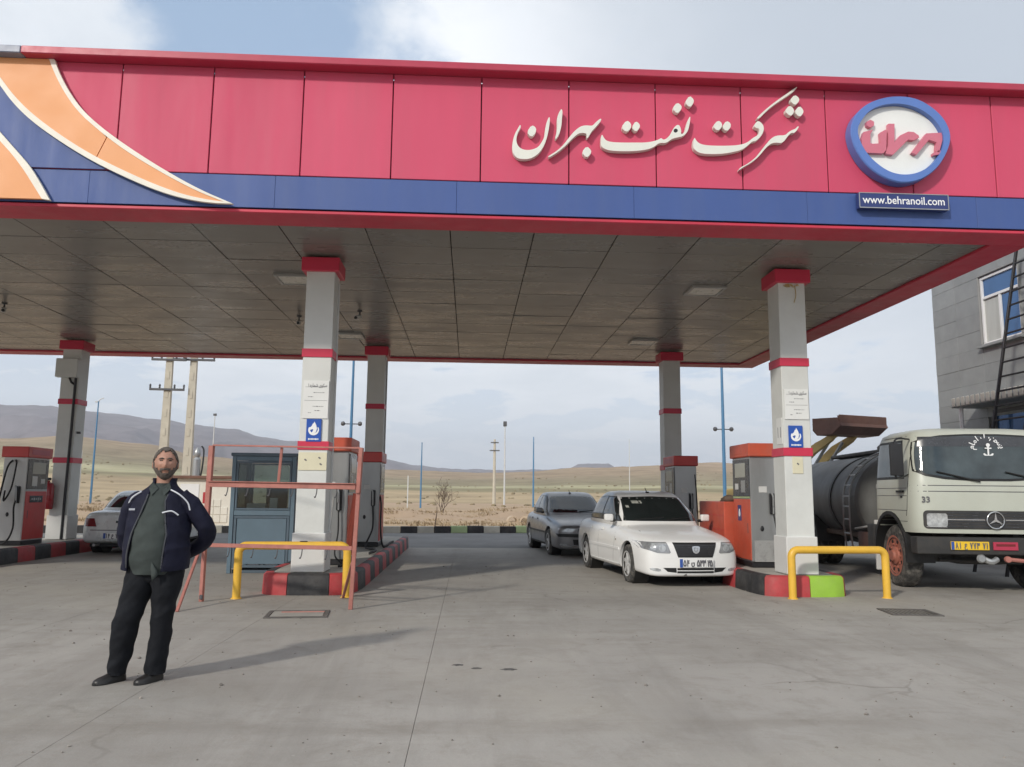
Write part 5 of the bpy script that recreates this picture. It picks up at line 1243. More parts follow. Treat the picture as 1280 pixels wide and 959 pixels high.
        patch('bonnet_seam', sx([(.60, .735), (.61, .735), (.66, .92), (.65, .92)]), [B], lambda a, z: (a, -2.05+(z-.735)*6.2, 2), (0, 0, -1), 'trim_black', T, .0008, .003, .12)
    if kind == 'b':
        patch('grille', [(-.28, .565), (.28, .565), (.30, .635), (-.30, .635)], [B], fr_, F, 'trim_black', T, .006, .02)
        patch('grille_strip', [(-.28, .592), (.28, .592), (.28, .605), (-.28, .605)], [B], fr_, F, 'chrome', T, .014, .01)
        patch('lower_intake', [(-.40, .28), (.40, .28), (.42, .40), (-.42, .40)], [B], fr_, F, 'trim_black', T, .006, .02)
        patch('bumper_lip', [(-.66, .225), (.66, .225), (.68, .255), (-.68, .255)], [B], fr_, F, 'chrome', T, .012, .02)
        patch('number_plate', [(-.26, .405), (.26, .405), (.26, .515), (-.26, .515)], [B], fr_, F, 'truck_dark', T, .03, .02)
    else:
        g = patch('grille', [(-.285, .47), (.285, .47), (.365, .70), (-.365, .70)], [B], fr_, F, 'trim_black', T, .006, .02)
        for i in range(6):
            z = .505+i*.030; w_ = .285+(z-.475)*.34
            patch('grille_bar', [(-w_, z), (w_, z), (w_+.003, z+.008), (-w_-.003, z+.008)], [B], fr_, F, 'display', g, .012, .008, .2)
        patch('badge', chaikin([(-.055, .645), (.055, .645), (.065, .62), (.05, .55), (0, .525), (-.05, .55), (-.065, .62)], 1), [B], fr_, F, 'chrome', g, .02, .01)
        patch('badge_inner', chaikin([(-.04, .63), (-.012, .62), (0, .635), (.012, .62), (.04, .63), (.03, .58), (0, .545), (-.03, .58)], 1), [B], fr_, F, 'lamp_dark', g, .024, .006)
        patch('badge_horse', [(-.006, .62), (.014, .605), (.022, .58), (.008, .585), (.0, .56), (-.014, .575), (-.024, .595)], [B], fr_, F, 'chrome', g, .027, .004)
        for zz0 in (.228, .275): patch('lower_intake', [(-.30, zz0), (.30, zz0), (.30, zz0+.032), (-.30, zz0+.032)], [B], fr_, F, 'trim_black', T, .004, .02)
        patch('bumper_crack', [(-.19, .185), (-.13, .185), (-.15, .215), (-.18, .21)], [B], fr_, F, 'trim_black', T, .004, .01)
        patch('bumper_groove', [(-.82, .452), (-.36, .452), (-.36, .457), (-.82, .457)], [B], fr_, F, 'notice_white', T, .0012, .005, .2)
        hit = B.ray_cast(Vector((0, -4, .38)), Vector((0, 1, 0)))[0]
        P = MB().box((0, hit.y-.02, .385), (.56, .02, .135), bev=.004).obj('number_plate', 'plate_white', T)
        y = hit.y-.031
        MB().box((-.252, y, .385), (.05, .003, .128)).obj('plate_strip', 'plate_blue', P)
        digits(P, '54n53325', (-.195, -.140, -.062, .025, .075, .122, .195, .235), y, .385, .092, .016)
        MB().box((.153, y, .385), (.004, .003, .125)).obj('plate_strip', 'print_grey', P)
    # rear plate
    hit = B.ray_cast(Vector((0, 4, .42)), Vector((0, -1, 0)))[0]
    P = MB().box((0, hit.y+.012, .42), (.53, .02, .125), bev=.004).obj('number_plate', 'plate_white', T)
    if kind == 'c': digits(P, '14e78241'.replace('24', '52'), (.195, .140, .062, -.025, -.075, -.122, -.195, -.235), hit.y+.0235, .42, .092, .016, face=1)
    if kind == 'c':
        MB().box((.238, hit.y+.023, .42), (.05, .003, .118)).obj('plate_strip', 'plate_blue', P)
        patch('bumper_groove', [(-.76, .535), (.76, .535), (.76, .55), (-.76, .55)], [B], re_, RR, 'truck_dark', T, .003, .01, .2)
        patch('boot_badge', [(-.40, .70), (-.28, .70), (-.28, .715), (-.40, .715)], [B], re_, RR, 'chrome', T, .008, .01)
        patch('boot_lock', [(-.02, .70), (.02, .70), (.02, .75), (-.02, .75)], [B], re_, RR, 'trim_black', T, .006, .01)
        MB().tube([(.45, 2.0, .22), (.45, 2.30, .22)], .03, 10).obj('exhaust', 'steel', T)
    # wipers, antenna, interior mirror
    for x0, x1 in ((-.50, .02), (.05, .52)):
        a = G.ray_cast(Vector((x0, -4, 1.01)), Vector((0, 1, 0)))[0]; c = G.ray_cast(Vector((x1, -4, 1.045)), Vector((0, 1, 0)))[0]
        MB().tube([a-Vector((0, .02, 0)), (a+c)/2-Vector((0, .028, 0)), c-Vector((0, .02, 0))], .009, 6).obj('wiper', 'trim_black', T)
    MB().tube([(0, .0, 1.43*k), (0, .10, 1.51*k)], [.012, .006], 6).obj('antenna', 'trim_black', T); MB().box((0, -.02, 1.432*k), (.05, .09, .025), bev=.008).obj('antenna_base', 'trim_black', T)
    if kind == 'a':
        patch('sticker', [(-.42, 1.285), (-.24, 1.285), (-.24, 1.335), (-.42, 1.335)], [G], fr_, F, 'lcd', T, .006, .003, .1)
        patch('sticker', [(-.55, 1.21), (-.50, 1.21), (-.50, 1.25), (-.55, 1.25)], [G], fr_, F, 'lcd', T, .006, .003, .05)
    return T
sedan('white_sedan', 'clean white sedan with black grille parked nose forward at the right pumps', (3.32, 14.79, 0), R(6.3), 'car_white', 1.515, kind='a')
sedan('grey_sedan', 'dark silver grey sedan waiting behind the white sedan', (2.62, 20.75, 0), R(5.2), 'car_silver', 1.50, kind='b')
sedan('pale_sedan', 'pale white sedan seen from behind beside the man', (-7.86, 20.55, 0), R(-178.5), 'car_pale', 1.42, kind='c')

# ---------------------------------------------------------------- tanker truck
TK = thing('tanker_truck', 'cream cab tanker truck with dark grey tank and yellow plate', 'truck', (8.03, 11.86, 0), R(-7))
# local: front at y=0 facing -y, half width 1.17
CW = 1.17
def rrect(w, y0, y1, z, e0=7.0, n=64):
    out_ = []
    for i in range(n):
        a = 2*PI*i/n; c, s_ = math.cos(a), math.sin(a); e = 2/e0
        out_.append((w*math.copysign(abs(c)**e, c), (y0+y1)/2+(y1-y0)/2*math.copysign(abs(s_)**e, s_), z))
    return out_
prof = [(.90, .0, 1.72, CW), (.98, -.01, 1.74, CW+.01), (1.25, -.015, 1.75, CW+.012), (1.60, -.005, 1.75, CW), (1.72, .01, 1.75, CW-.01), (2.10, .10, 1.73, CW-.05), (2.36, .16, 1.71, CW-.09), (2.46, .22, 1.67, CW-.13), (2.52, .33, 1.58, CW-.24), (2.555, .55, 1.35, CW-.50), (2.56, .8, 1.1, .2)]
cb = tmp_obj(MB().loft([rrect(w, a, c, z) for z, a, c, w in prof]))
ct = [tmp_obj(MB().lathe([(.60, s*.72), (.60, s*1.5)], 44, axis='X', c=(0, .95, .56))) for s in (-1, 1)]
for c in ct:
    md = cb.modifiers.new('b', 'BOOLEAN'); md.operation = 'DIFFERENCE'; md.object = c; md.solver = 'EXACT'
cm = baked(cb); kill(cb, *ct); cm.name = 'cab'; cm.materials.clear(); cm.materials.append(MT['truck_cream']); cm.shade_smooth(); cm.set_sharp_from_angle(angle=R(40))
cabo = bpy.data.objects.new('cab', cm); COL.objects.link(cabo); cabo.parent = TK
CB = [bvh_of(cm)]
fr_ = lambda a, z: (a, -4, z); F = (0, 1, 0)
patch('windscreen_seal', chaikin([(-1.10, 1.70), (1.10, 1.70), (1.09, 2.10), (1.02, 2.44), (-1.02, 2.44), (-1.09, 2.10)], 2), CB, fr_, F, 'trim_black', TK, .008, .02)
wsn = patch('windscreen', chaikin([(-1.065, 1.735), (1.065, 1.735), (1.055, 2.10), (.985, 2.41), (-.985, 2.41), (-1.055, 2.10)], 2), CB, fr_, F, 'truck_glass', TK, .014, .01)
patch('sun_strip', [(-1.0, 2.24), (1.0, 2.24), (.965, 2.395), (-.965, 2.395)], CB, fr_, F, 'display', wsn, .017, .004)
# sticker: arc of letters and an anchor mark
def scr(z): return CB[0].ray_cast(Vector((0, -4, z)), Vector((0, 1, 0)))[0].y-.022
ARC = [0xFEE1, 0xFE8E, 0xFEE3, 0xFE8D, 0xFEAD, 0xFE8E, 0xFBFE, 0xFEE6, 0xFEA4, 0xFEB3, 0xFBFE]
for i, ch in enumerate(ARC):
    a = R(168-i*15.6); x, z = .02+.235*math.cos(a), 2.185+.20*math.sin(a)
    o = text_obj('sticker_letter', chr(ch), .125, 'white_print', wsn, (x, scr(z), z), (0, 0, 0), ext=.001, bold=.002)
    o.rotation_euler = (Matrix.Rotation(PI/2, 3, 'X') @ Matrix.Rotation(a-PI/2, 3, 'Z')).to_euler()
an = MB(); f = lambda a, b_, d: (a+.03, scr(2.15)-.001-d, b_+2.17)
an.prism([(-.012, .09), (.012, .09), (.012, -.10), (-.012, -.10)], f, 0, .003)
an.prism([(.085*math.cos(R(200+i*14)), .075*math.sin(R(200+i*14))-.02) for i in range(11)]+[(.058*math.cos(R(200+i*14)), .045*math.sin(R(200+i*14))-.02) for i in range(10, -1, -1)], f, .0005, .0035)
an.prism([(-.05, .05), (.05, .05), (.05, .032), (-.05, .032)], f, .001, .004)
an.prism([(.03*math.cos(R(i*30)), .09+.03*math.sin(R(i*30))) for i in range(12)], f, .0015, .0045)
an.obj('sticker_emblem', 'white_print', wsn)
patch('grille', rpoly(-1.03, .965, 1.03, 1.245, .06), CB, fr_, F, 'truck_dark', TK, .006, .02)
for i in range(6): patch('grille_bar', [(-.70, .995+i*.042), (.70, .995+i*.042), (.70, 1.008+i*.042), (-.70, 1.008+i*.042)], CB, fr_, F, 'display', TK, .014, .01, .4)
for s in (-1, 1):
    x0, x1 = (s*.30, s*.70)
    patch('chrome_strip', [(min(x0, x1)-.15*(s > 0), 1.10), (max(x0, x1)+.15*(s < 0), 1.10), (max(x0, x1)+.15*(s < 0), 1.116), (min(x0, x1)-.15*(s > 0), 1.116)], CB, fr_, F, 'chrome', TK, .022, .01, .4)
    hl = patch('headlight', rpoly(min(s*.70, s*.99), 1.0, max(s*.70, s*.99), 1.2, .035), CB, fr_, F, 'lamp_glass', TK, .018, .02)
    patch('headlight_rim', [(s*.71, .99), (s*1.0, .99), (s*1.0, 1.0), (s*.71, 1.0)], CB, fr_, F, 'chrome', TK, .02, .01)
yb = CB[0].ray_cast(Vector((0, -4, 1.1)), Vector((0, 1, 0)))[0].y-.03
st_ = MB(); ringp = [(.125*math.cos(R(i*10)), yb, 1.105+.125*math.sin(R(i*10))) for i in range(37)]; st_.tube(ringp, .011, 8, caps=False)
for k in range(3):
    a = PI/2+k*2*PI/3; c, s_ = math.cos(a), math.sin(a)
    st_.prism([(.12*c, .12*s_), (.022*math.cos(a+PI/3), .022*math.sin(a+PI/3)), (0, 0), (.022*math.cos(a-PI/3), .022*math.sin(a-PI/3))], lambda a_, b_, d: (a_, yb+.006-d, 1.105+b_), 0, .014)
st_.obj('star_emblem', 'chrome', TK)
text_obj('number_badge', '33', .125, 'print_grey', TK, (-.985, CB[0].ray_cast(Vector((-.985, -4, 1.405)), Vector((0, 1, 0)))[0].y-.012, 1.405), (PI/2, 0, R(-14)), ext=.004, bold=.003)
for z in (1.62, 1.53): patch('cab_crease', [(-1.14, z), (1.14, z), (1.14, z+.013), (-1.14, z+.013)], CB, fr_, F, 'steel_dark', TK, .0015, .006, .1)
for s in (-1, 1):
    f = lambda y, z: (s*3, y, z); dd = (-s, 0, 0)
    patch('door_window_seal', [(.36, 1.73), (1.52, 1.73), (1.50, 2.36), (.52, 2.36)], CB, f, dd, 'trim_black', TK, .004, .01, .12)
    patch('door_window', [(.42, 1.77), (1.47, 1.77), (1.45, 2.32), (.56, 2.32)], CB, f, dd, 'truck_glass', TK, .009, .01, .12)
    patch('quarter_post', [(.66, 1.77), (.70, 1.77), (.72, 2.32), (.69, 2.32)], CB, f, dd, 'trim_black', TK, .013, .01, .2)
    for pl in ([(.26, 2.40), (.24, 1.70), (.27, 1.25), (.30, 1.15)], [(1.60, 2.40), (1.62, 1.70), (1.61, 1.00)], [(.27, 2.42), (1.60, 2.42)]):
        e = [(y+.012, z-.010 if len(pl) == 2 else z) for y, z in pl]
        patch('door_seam', pl+list(reversed(e)), CB, f, dd, 'trim_black', TK, .0015, .005, .2)
    for z in (1.58, 1.46, 1.23, 1.06): patch('door_crease', [(.28, z), (1.60, z), (1.60, z+.010), (.28, z+.010)], CB, f, dd, 'steel_dark', TK, .0015, .006, .15)
    patch('door_handle', [(.36, 1.515), (.60, 1.515), (.60, 1.55), (.36, 1.55)], CB, f, dd, 'trim_black', TK, .03, .01)
    patch('door_lock', [(.42, 1.43), (.48, 1.43), (.48, 1.47), (.42, 1.47)], CB, f, dd, 'trim_black', TK, .008, .01)
    patch('hinge', [(1.50, 1.59), (1.60, 1.59), (1.60, 1.66), (1.50, 1.66)], CB, f, dd, 'steel', TK, .012, .01)
    xw = s*(CW+.24)
    mr = MB().box((xw, -.02, 2.02), (.20, .05, .50), bev=.03).obj('mirror', 'black_plastic', TK)
    MB().tube(bez([(s*(CW-.06), .28, 1.80), (xw, .0, 1.74), (xw, -.0, 2.0), (xw, .0, 2.32), (s*(CW-.10), .30, 2.36)], 6), .014, 6).obj('mirror_arm', 'black_plastic', mr)
    # mudguard arc
    rg = []
    for i in range(15):
        a = R(-12+i*13.5); c, s_ = math.cos(a), math.sin(a)
        rg.append([(s*(CW-.40), .95-.60*c, .56+.60*s_), (s*(CW+.035), .95-.60*c, .56+.60*s_), (s*(CW+.035), .95-.655*c, .56+.655*s_), (s*(CW-.40), .95-.655*c, .56+.655*s_)])
    MB().loft(rg).obj('mudguard', 'trim_black', TK)
    MB().box((s*(CW-.12), 1.78, .75), (.30, .30, .45), bev=.03).obj('step_box', 'truck_dark', TK)
    MB().box((s*(CW-.06), 1.68, .62), (.10, .06, .85), bev=.01).obj('mud_flap', 'pump_white', TK)
    wheel(TK, s*1.0, .95, .50, .27, 'hub_orange', s, truck=True)
    for yy in (5.5,):
        wheel(TK, s*.98, yy, .50, .27, 'truck_dark', s, truck=True); wheel(TK, s*.68, yy, .50, .27, 'truck_dark', s, truck=True)
    MB().box((s*.42, 3.2, .78), (.10, 6.0, .22), bev=.01).obj('chassis_rail', 'truck_dark', TK)
MB().box((0, .06, .715), (2.38, .24, .26), bev=.03).obj('bumper', 'truck_dark', TK)
np_ = MB().box((-.42, -.075, .72), (.56, .02, .125), bev=.004).obj('number_plate', 'plate_yellow', TK)
MB().box((-.675, -.0865, .72), (.045, .003, .118)).obj('plate_strip', 'plate_blue', np_)
digits(np_, '81e77371', (-.615, -.567, -.485, -.405, -.355, -.305, -.220, -.178), -.0865, .722, .085, .014)
MB().box((.10, -.075, .72), (.36, .02, .12), bev=.004).obj('red_reflector', 'trim_red', TK)
MB().box((.10, -.0865, .735), (.28, .004, .035), bev=.001).obj('reflector_slot', 'tail_red', TK)
q = MB(); q.tube(bez([(-.18, .02, .52), (-.10, -.03, .48), (.0, .0, .52)], 5), .045, 8).lathe([(.05, -.03), (.07, 0), (.05, .03)], 12, axis='Y', c=(-.25, -.04, .53)); q.obj('tow_hook', 'steel', TK)
q = MB(); q.lathe([(.045, -.04), (.05, 0), (.03, .05)], 12, axis='Y', c=(.12, -.06, .525)).tube([(.12, -.05, .525), (.40, -.05, .50)], .03, 8).lathe([(.045, -.03), (.05, 0), (.03, .04)], 12, axis='Y', c=(.42, -.06, .50)); q.obj('air_coupling', 'rust_pink', TK)
MB().box((0, .7, .50), (1.5, .16, .16), bev=.03).obj('axle', 'truck_dark', TK); MB().box((0, 1.1, .60), (.75, 1.3, .40), bev=.08).obj('engine_sump', 'truck_dark', TK)
MB().tube([(-.7, .35, .48), (.6, .45, .44)], .03, 8).obj('steering_rod', 'truck_dark', TK)
for x0, x1 in ((-.80, -.18), (.22, .84)):
    a = CB[0].ray_cast(Vector((x0, -4, 1.84)), Vector((0, 1, 0)))[0]; c = CB[0].ray_cast(Vector((x1, -4, 1.69)), Vector((0, 1, 0)))[0]
    MB().tube([a-Vector((0, .035, 0)), (a+c)/2-Vector((0, .045, 0)), c-Vector((0, .035, 0))], .012, 6).obj('wiper', 'trim_black', TK)
# tank
TR, TZ = 1.06, 1.38
pr = [(.02, 2.28), (.55, 2.30), (.88, 2.36), (1.0, 2.46), (1.03, 2.56), (1.0, 2.60), (1.0, 4.4), (1.0, 7.2), (1.0, 7.35), (.88, 7.45), (.02, 7.5)]
tk = MB().lathe(pr, 56, axis='Y'); tk.v = [(x*1.14, y, TZ+z*.93) for x, y, z in tk.v]
tk.obj('tank', 'tank_grey', TK, ang=30)
tb = MB().lathe([(1.0, 4.0), (1.018, 4.0), (1.018, 4.10), (1.0, 4.10), (1.0, 4.0)], 56, axis='Y'); tb.v = [(x*1.14, y, TZ+z*.93) for x, y, z in tb.v]; tb.obj('tank_band', 'truck_dark', TK)
ldr = MB()
arc = lambda off, yy: [(-(1.14*1.0+off)*math.sin(R(a)), yy, TZ+(.93+off)*math.cos(R(a))) for a in range(8, 96, 8)]
for yy in (2.72, 3.05): ldr.tube(arc(.07, yy)+[(-1.22, yy, TZ-.5), (-1.18, yy, TZ-.95)], .018, 6)
for a in range(14, 96, 12): ldr.tube([(-(1.21)*math.sin(R(a)), 2.72, TZ+1.0*math.cos(R(a))), (-(1.21)*math.sin(R(a)), 3.05, TZ+1.0*math.cos(R(a)))], .014, 6)
for z in (-.12, -.36, -.62, -.9): ldr.tube([(-1.215, 2.72, TZ+z), (-1.215, 3.05, TZ+z)], .014, 6)
ldr.obj('tank_ladder', 'steel', TK)
MB().box((0, 4.9, TZ+.97), (.6, 3.2, .08), bev=.02).obj('walkway', 'truck_dark', TK); MB().lathe([(.30, .90), (.30, 1.06), (.26, 1.10), (.02, 1.11)], 24, c=(0, 3.6, TZ)).obj('hatch', 'tank_grey', TK)
MB().tube([(-.95, 2.1, .95), (-1.1, 2.8, .85)], .018, 6).obj('stay_rod', 'pole_pale', TK)
MB().box((0, 4.8, .72), (1.9, 4.9, .10), bev=.02).obj('sub_frame', 'bark', TK)
MB().box((-.75, 2.55, .62), (.6, .55, .36), bev=.03).obj('tool_box', 'bucket_brown', TK)
for s in (-1, 1):
    rg = []
    for i in range(13):
        a = R(i*15); c, s_ = math.cos(a), math.sin(a)
        rg.append([(s*.50, 5.5-.58*c, .5+.58*s_), (s*1.16, 5.5-.58*c, .5+.58*s_), (s*1.16, 5.5-.60*c, .5+.60*s_), (s*.50, 5.5-.60*c, .5+.60*s_)])
    MB().loft(rg).obj('mudguard', 'truck_dark', TK)

# ---------------------------------------------------------------- loader behind the tanker: raised brown bucket
LO = thing('wheel_loader', 'raised brown loader bucket on yellow arms above the dark tank', 'loader', (11.62, 24.0, 0), R(20))
bk = [(-.02, .02), (.75, .06), (.80, .42), (.62, .52), (.10, .50), (-.35, .30)]
bkt = MB(); f = lambda a, b_, d: (d, a-.4, 3.30+b_)
bkt.prism([(-.42, .24), (-.06, .02), (.55, .0), (.72, .16), (.72, .46), (.66, .46), (.62, .20), (.48, .07), (-.04, .09), (-.36, .28)], f, -.93, .93)
for s in (-.955, .93): bkt.prism([(-.42, .26), (-.06, .02), (.55, .0), (.72, .16), (.72, .54), (-.28, .50)], f, s, s+.025)
bkt.box((0, -.76, 3.70), (1.90, .05, .36), bev=.01)
bkt.prism([(-.42, .24), (-.30, .56), (-.26, .56), (-.36, .26)], f, -.93, .93)
bkt.obj('bucket', 'bucket_brown', LO, ang=25)
for s in (-1, 1):
    MB().prism([(-.1, 3.32), (.1, 3.36), (.9, 3.05), (2.6, 1.9), (2.45, 1.7), (.8, 2.80), (.1, 3.15)], lambda a, b_, d: (s*.42+d, a, b_), -.06, .06).obj('lift_arm', 'machine_yellow', LO)
    MB().tube([(s*.28, 1.3, 2.1), (s*.28, .35, 3.15)], .05, 10).obj('lift_ram', 'steel', LO)
MB().prism([(.1, 3.40), (.25, 3.46), (1.2, 3.15), (1.15, 3.02)], lambda a, b_, d: (d, a, b_), -.07, .07).obj('tilt_link', 'hub_orange', LO)
MB().box((0, 3.6, 1.25), (1.5, 2.6, .9), bev=.08).obj('machine_body', 'machine_yellow', LO); MB().box((0, 3.2, 1.9), (1.1, .9, .6), bev=.06).obj('operator_seat_guard', 'machine_yellow', LO)
for s in (-1, 1):
    for yy in (2.4, 4.4): wheel(LO, s*.85, yy, .62, .42, 'machine_yellow', s, truck=True)
# ---------------------------------------------------------------- the man
MAN = thing('person', 'man in open navy jacket, grey shirt and black trousers standing with hands behind back', 'person', (-2.40, 6.36, 0), 0)
def interp_rings(keys, n):
    """keys: list of (cx, cy, z, rx, ry) -> smooth list"""
    out_ = []; m = len(keys)
    for i in range(m-1):
        a, b_, c, d = keys[max(i-1, 0)], keys[i], keys[i+1], keys[min(i+2, m-1)]
        for k in range(n):
            t = k/n; out_.append(tuple(.5*((2*q)+(r-p)*t+(2*p-5*q+4*r-s)*t*t+(3*q-p-3*r+s)*t**3) for p, q, r, s in zip(a, b_, c, d)))
    out_.append(keys[-1]); return out_
def fold(x, y, z, sd=0.0):
    a = fbm(x*4+sd, y*4, z*6+x*7*math.sin(sd*3+1)+sd, 2); b_ = fbm(x*9+sd*2, y*9, z*11-x*12, 2)
    return (.5-abs(a)*1.6)*.75+(.35-abs(b_))*.35
def ring(cx, cy, z, rx, ry, n=40, wr=0.0, seed=0.0, e=2.0, tilt=(0, 0)):
    r_ = []
    for i in range(n):
        a = 2*PI*i/n; c, s_ = math.cos(a), math.sin(a)
        x, y = rx*math.copysign(abs(c)**(2/e), c), ry*math.copysign(abs(s_)**(2/e), s_)
        f = 1+wr*fold(x, y, z, seed)
        r_.append(Vector((cx+x*f, cy+y*f, z+tilt[0]*x+tilt[1]*y)))
    return r_
# trousers: two legs and a seat
def leg_rings(keys, seed): return [ring(*k, wr=.055, seed=seed, n=32) for k in interp_rings(keys, 7)]
TROU = MB()
Rl = [(-.232, .0, .055, .060, .072), (-.228, .0, .10, .066, .078), (-.205, -.005, .22, .078, .088), (-.188, -.025, .36, .090, .096), (-.158, -.035, .50, .097, .104), (-.122, -.015, .62, .108, .120), (-.098, .008, .76, .114, .136), (-.082, .015, .86, .118, .14)]
Ll = [(.042, .03, .055, .072, .082), (.042, .03, .10, .076, .086), (.055, .02, .22, .074, .088), (.078, .0, .36, .074, .090), (.082, -.012, .50, .081, .096), (.089, .0, .62, .094, .115), (.090, .01, .76, .112, .135), (.078, .015, .86, .118, .14)]
# slight bunching above the shoes
def bunch(keys):
    out_ = interp_rings(keys, 14)
    return [(cx+.003*math.sin(z*40), cy, z, rx*(1+.035*math.sin(z*75)*max(0, 1-z/.20)), ry*(1+.03*math.sin(z*60+1)*max(0, 1-z/.2))) for cx, cy, z, rx, ry in out_]
for kk, sd_ in ((Rl, 1.0), (Ll, 5.0)): TROU.loft([ring(*k, wr=.15, seed=sd_, n=48) for k in bunch(kk)])
TROU.loft([ring(*k, wr=.05, seed=3, n=48) for k in interp_rings([(0, .015, .70, .05, .05), (0, .015, .76, .175, .125), (0, .015, .84, .192, .145), (0, .01, .95, .19, .145), (0, .0, 1.0, .185, .14)], 6)])
TROU.obj('trousers', 'trouser_black', MAN, ang=180)
# shoes
for (x, y, a, nm) in ((-.245, -.010, -36, 1), (.030, .012, -26, 2)):
    sh = []
    for t, w, h_ in ((-.085, .028, .060), (-.07, .040, .085), (-.03, .043, .090), (.03, .044, .075), (.08, .050, .058), (.115, .047, .050), (.142, .035, .040), (.155, .015, .028)):
        sh.append([Vector((w*math.cos(b_), -t, max(.006, .012+(h_-.012)*max(0, math.sin(b_)) if math.sin(b_) > 0 else .004))) for b_ in [2*PI*i/16 for i in range(16)]])
    q = MB(); q.loft(sh); q.loft([[Vector((w*1.06*c, -t, z)) for c, t, z, w in ()] for _ in ()]) if False else None
    o = q.obj('shoe', 'shoe_black', MAN, (x, y, 0), ang=60); o.rotation_euler = (0, 0, R(a))
    so_ = MB(); out2 = [(.046*math.copysign(abs(math.cos(b_))**.8, math.cos(b_))*(1.08 if math.sin(b_) > 0 else .92), .034+.127*math.sin(b_)) for b_ in [2*PI*i/24 for i in range(24)]]
    so_.prism(out2, lambda a_, b_, d: (a_, -b_, d), -.003, .016).obj('sole', 'trim_black', o)
# shirt
SHK = [(-.01, .0, .80, .185, .150), (-.01, -.005, .88, .190, .166), (-.005, -.012, 1.0, .195, .176), (0, -.010, 1.10, .193, .168), (0, -.002, 1.22, .188, .146), (.005, .006, 1.34, .172, .120), (.01, .012, 1.41, .130, .098), (.015, .015, 1.455, .078, .074), (.02, .012, 1.485, .066, .068)]
MB().loft([ring(*k, wr=.095, seed=8, n=64) for k in interp_rings(SHK, 12)]).obj('shirt', 'shirt_grey', MAN, ang=180)
q = MB()          # collar wings, placket, buttons
for s in (-1, 1):
    q.loft([[Vector((.02+s*.012, -.062, 1.452)), Vector((.02+s*.062, -.052, 1.492)), Vector((.02+s*.078, -.058, 1.45)), Vector((.02+s*.046, -.098, 1.395))], [Vector((.02+s*.010, -.074, 1.446)), Vector((.02+s*.064, -.064, 1.49)), Vector((.02+s*.084, -.068, 1.446)), Vector((.02+s*.047, -.112, 1.390))]])
q.obj('collar', 'shirt_grey', MAN, ang=30)
# open flap of the shirt hem
MB().prism([(.035, .90), (.060, .86), (.078, .835), (.085, .80), (.055, .765), (.048, .755), (.040, .80), (.030, .85)], lambda a, b_, d: (a, -.168-d-.03*(.9-b_), b_), 0, .006).obj('shirt_tail', 'shirt_grey', MAN, ang=180)
# jacket shell, open in front
JK = [(0, .01, .835, .245, .185), (0, .01, .87, .248, .192), (0, .008, .95, .247, .196), (.0, .008, 1.05, .242, .192), (0, .01, 1.16, .236, .178), (0, .015, 1.27, .230, .160), (0, .02, 1.355, .212, .140), (.006, .022, 1.405, .178, .120), (.012, .022, 1.448, .122, .098), (.018, .02, 1.49, .088, .086), (.02, .02, 1.525, .090, .088)]
OPEN = [(.83, -42, 24), (.95, -42, 26), (1.1, -36, 30), (1.25, -22, 24), (1.36, -16, 22), (1.45, -24, 34), (1.53, -52, 60)]
def op(z):
    for (z0, a0, b0), (z1, a1, b1) in zip(OPEN, OPEN[1:]):
        if z <= z1: t = max(0, (z-z0)/(z1-z0)); return R(a0+(a1-a0)*t), R(b0+(b1-b0)*t)
    return R(OPEN[-1][1]), R(OPEN[-1][2])
def jacket_ring(k, off, n=64):
    cx, cy, z, rx, ry = k; a0, a1 = op(z); r_ = []
    for i in range(n):
        a = a1+(2*PI-(a1-a0))*i/(n-1)          # angle from the front (-y), going round by +x
        x, y = (rx-off)*math.sin(a), -(ry-off)*math.cos(a)
        f = 1+.075*fold(x, y, z, 2.7)+.004*math.sin(z*19+a*3)*max(0, 1-abs(z-1.0)/.4)
        r_.append(Vector((cx+x*f, cy+y*f, z-.012*math.cos(a)*(z < .9))))
    return r_
jk = interp_rings(JK, 10); q = MB()
ro_ = [jacket_ring(k, 0) for k in jk]; ri_ = [jacket_ring(k, .016) for k in jk]
q.loft([o+list(reversed(i)) for o, i in zip(ro_, ri_)])
# sleeves: arms go down and back behind the hips
def sleeve(pts, rad, seed):
    K = 12; P = bez(pts, K); n = len(P); rr = [rad[min(len(rad)-1, int(i/K))]+(rad[min(len(rad)-1, int(i/K)+1)]-rad[min(len(rad)-1, int(i/K))])*((i % K)/K) for i in range(n)]
    rings_ = []
    for i, p in enumerate(P):
        t = (P[min(i+1, n-1)]-P[max(i-1, 0)]).normalized(); nx = (Vector((0, 1, 0))-t*t.y).normalized(); b_ = t.cross(nx)
        rings_.append([p+(nx*math.cos(a)*1.06+b_*math.sin(a))*rr[i]*(1+.20*fold(math.cos(a)*.11, math.sin(a)*.11, i*.0115, seed)) for a in [2*PI*j/32 for j in range(32)]])
    return rings_
AR = [(-.140, .02, 1.372), (-.205, .028, 1.305), (-.252, .055, 1.16), (-.262, .085, 1.04), (-.222, .165, .96), (-.10, .235, .90)]
AL = [(.150, .02, 1.380), (.218, .026, 1.325), (.298, .05, 1.21), (.345, .09, 1.115), (.285, .175, 1.015), (.12, .24, .92)]
rad = [.068, .076, .071, .065, .058, .052]
q.loft(sleeve(AR, rad, 2.0)); q.loft(sleeve(AL, rad, 6.0))
q.obj('jacket', 'jacket_navy', MAN, ang=180)
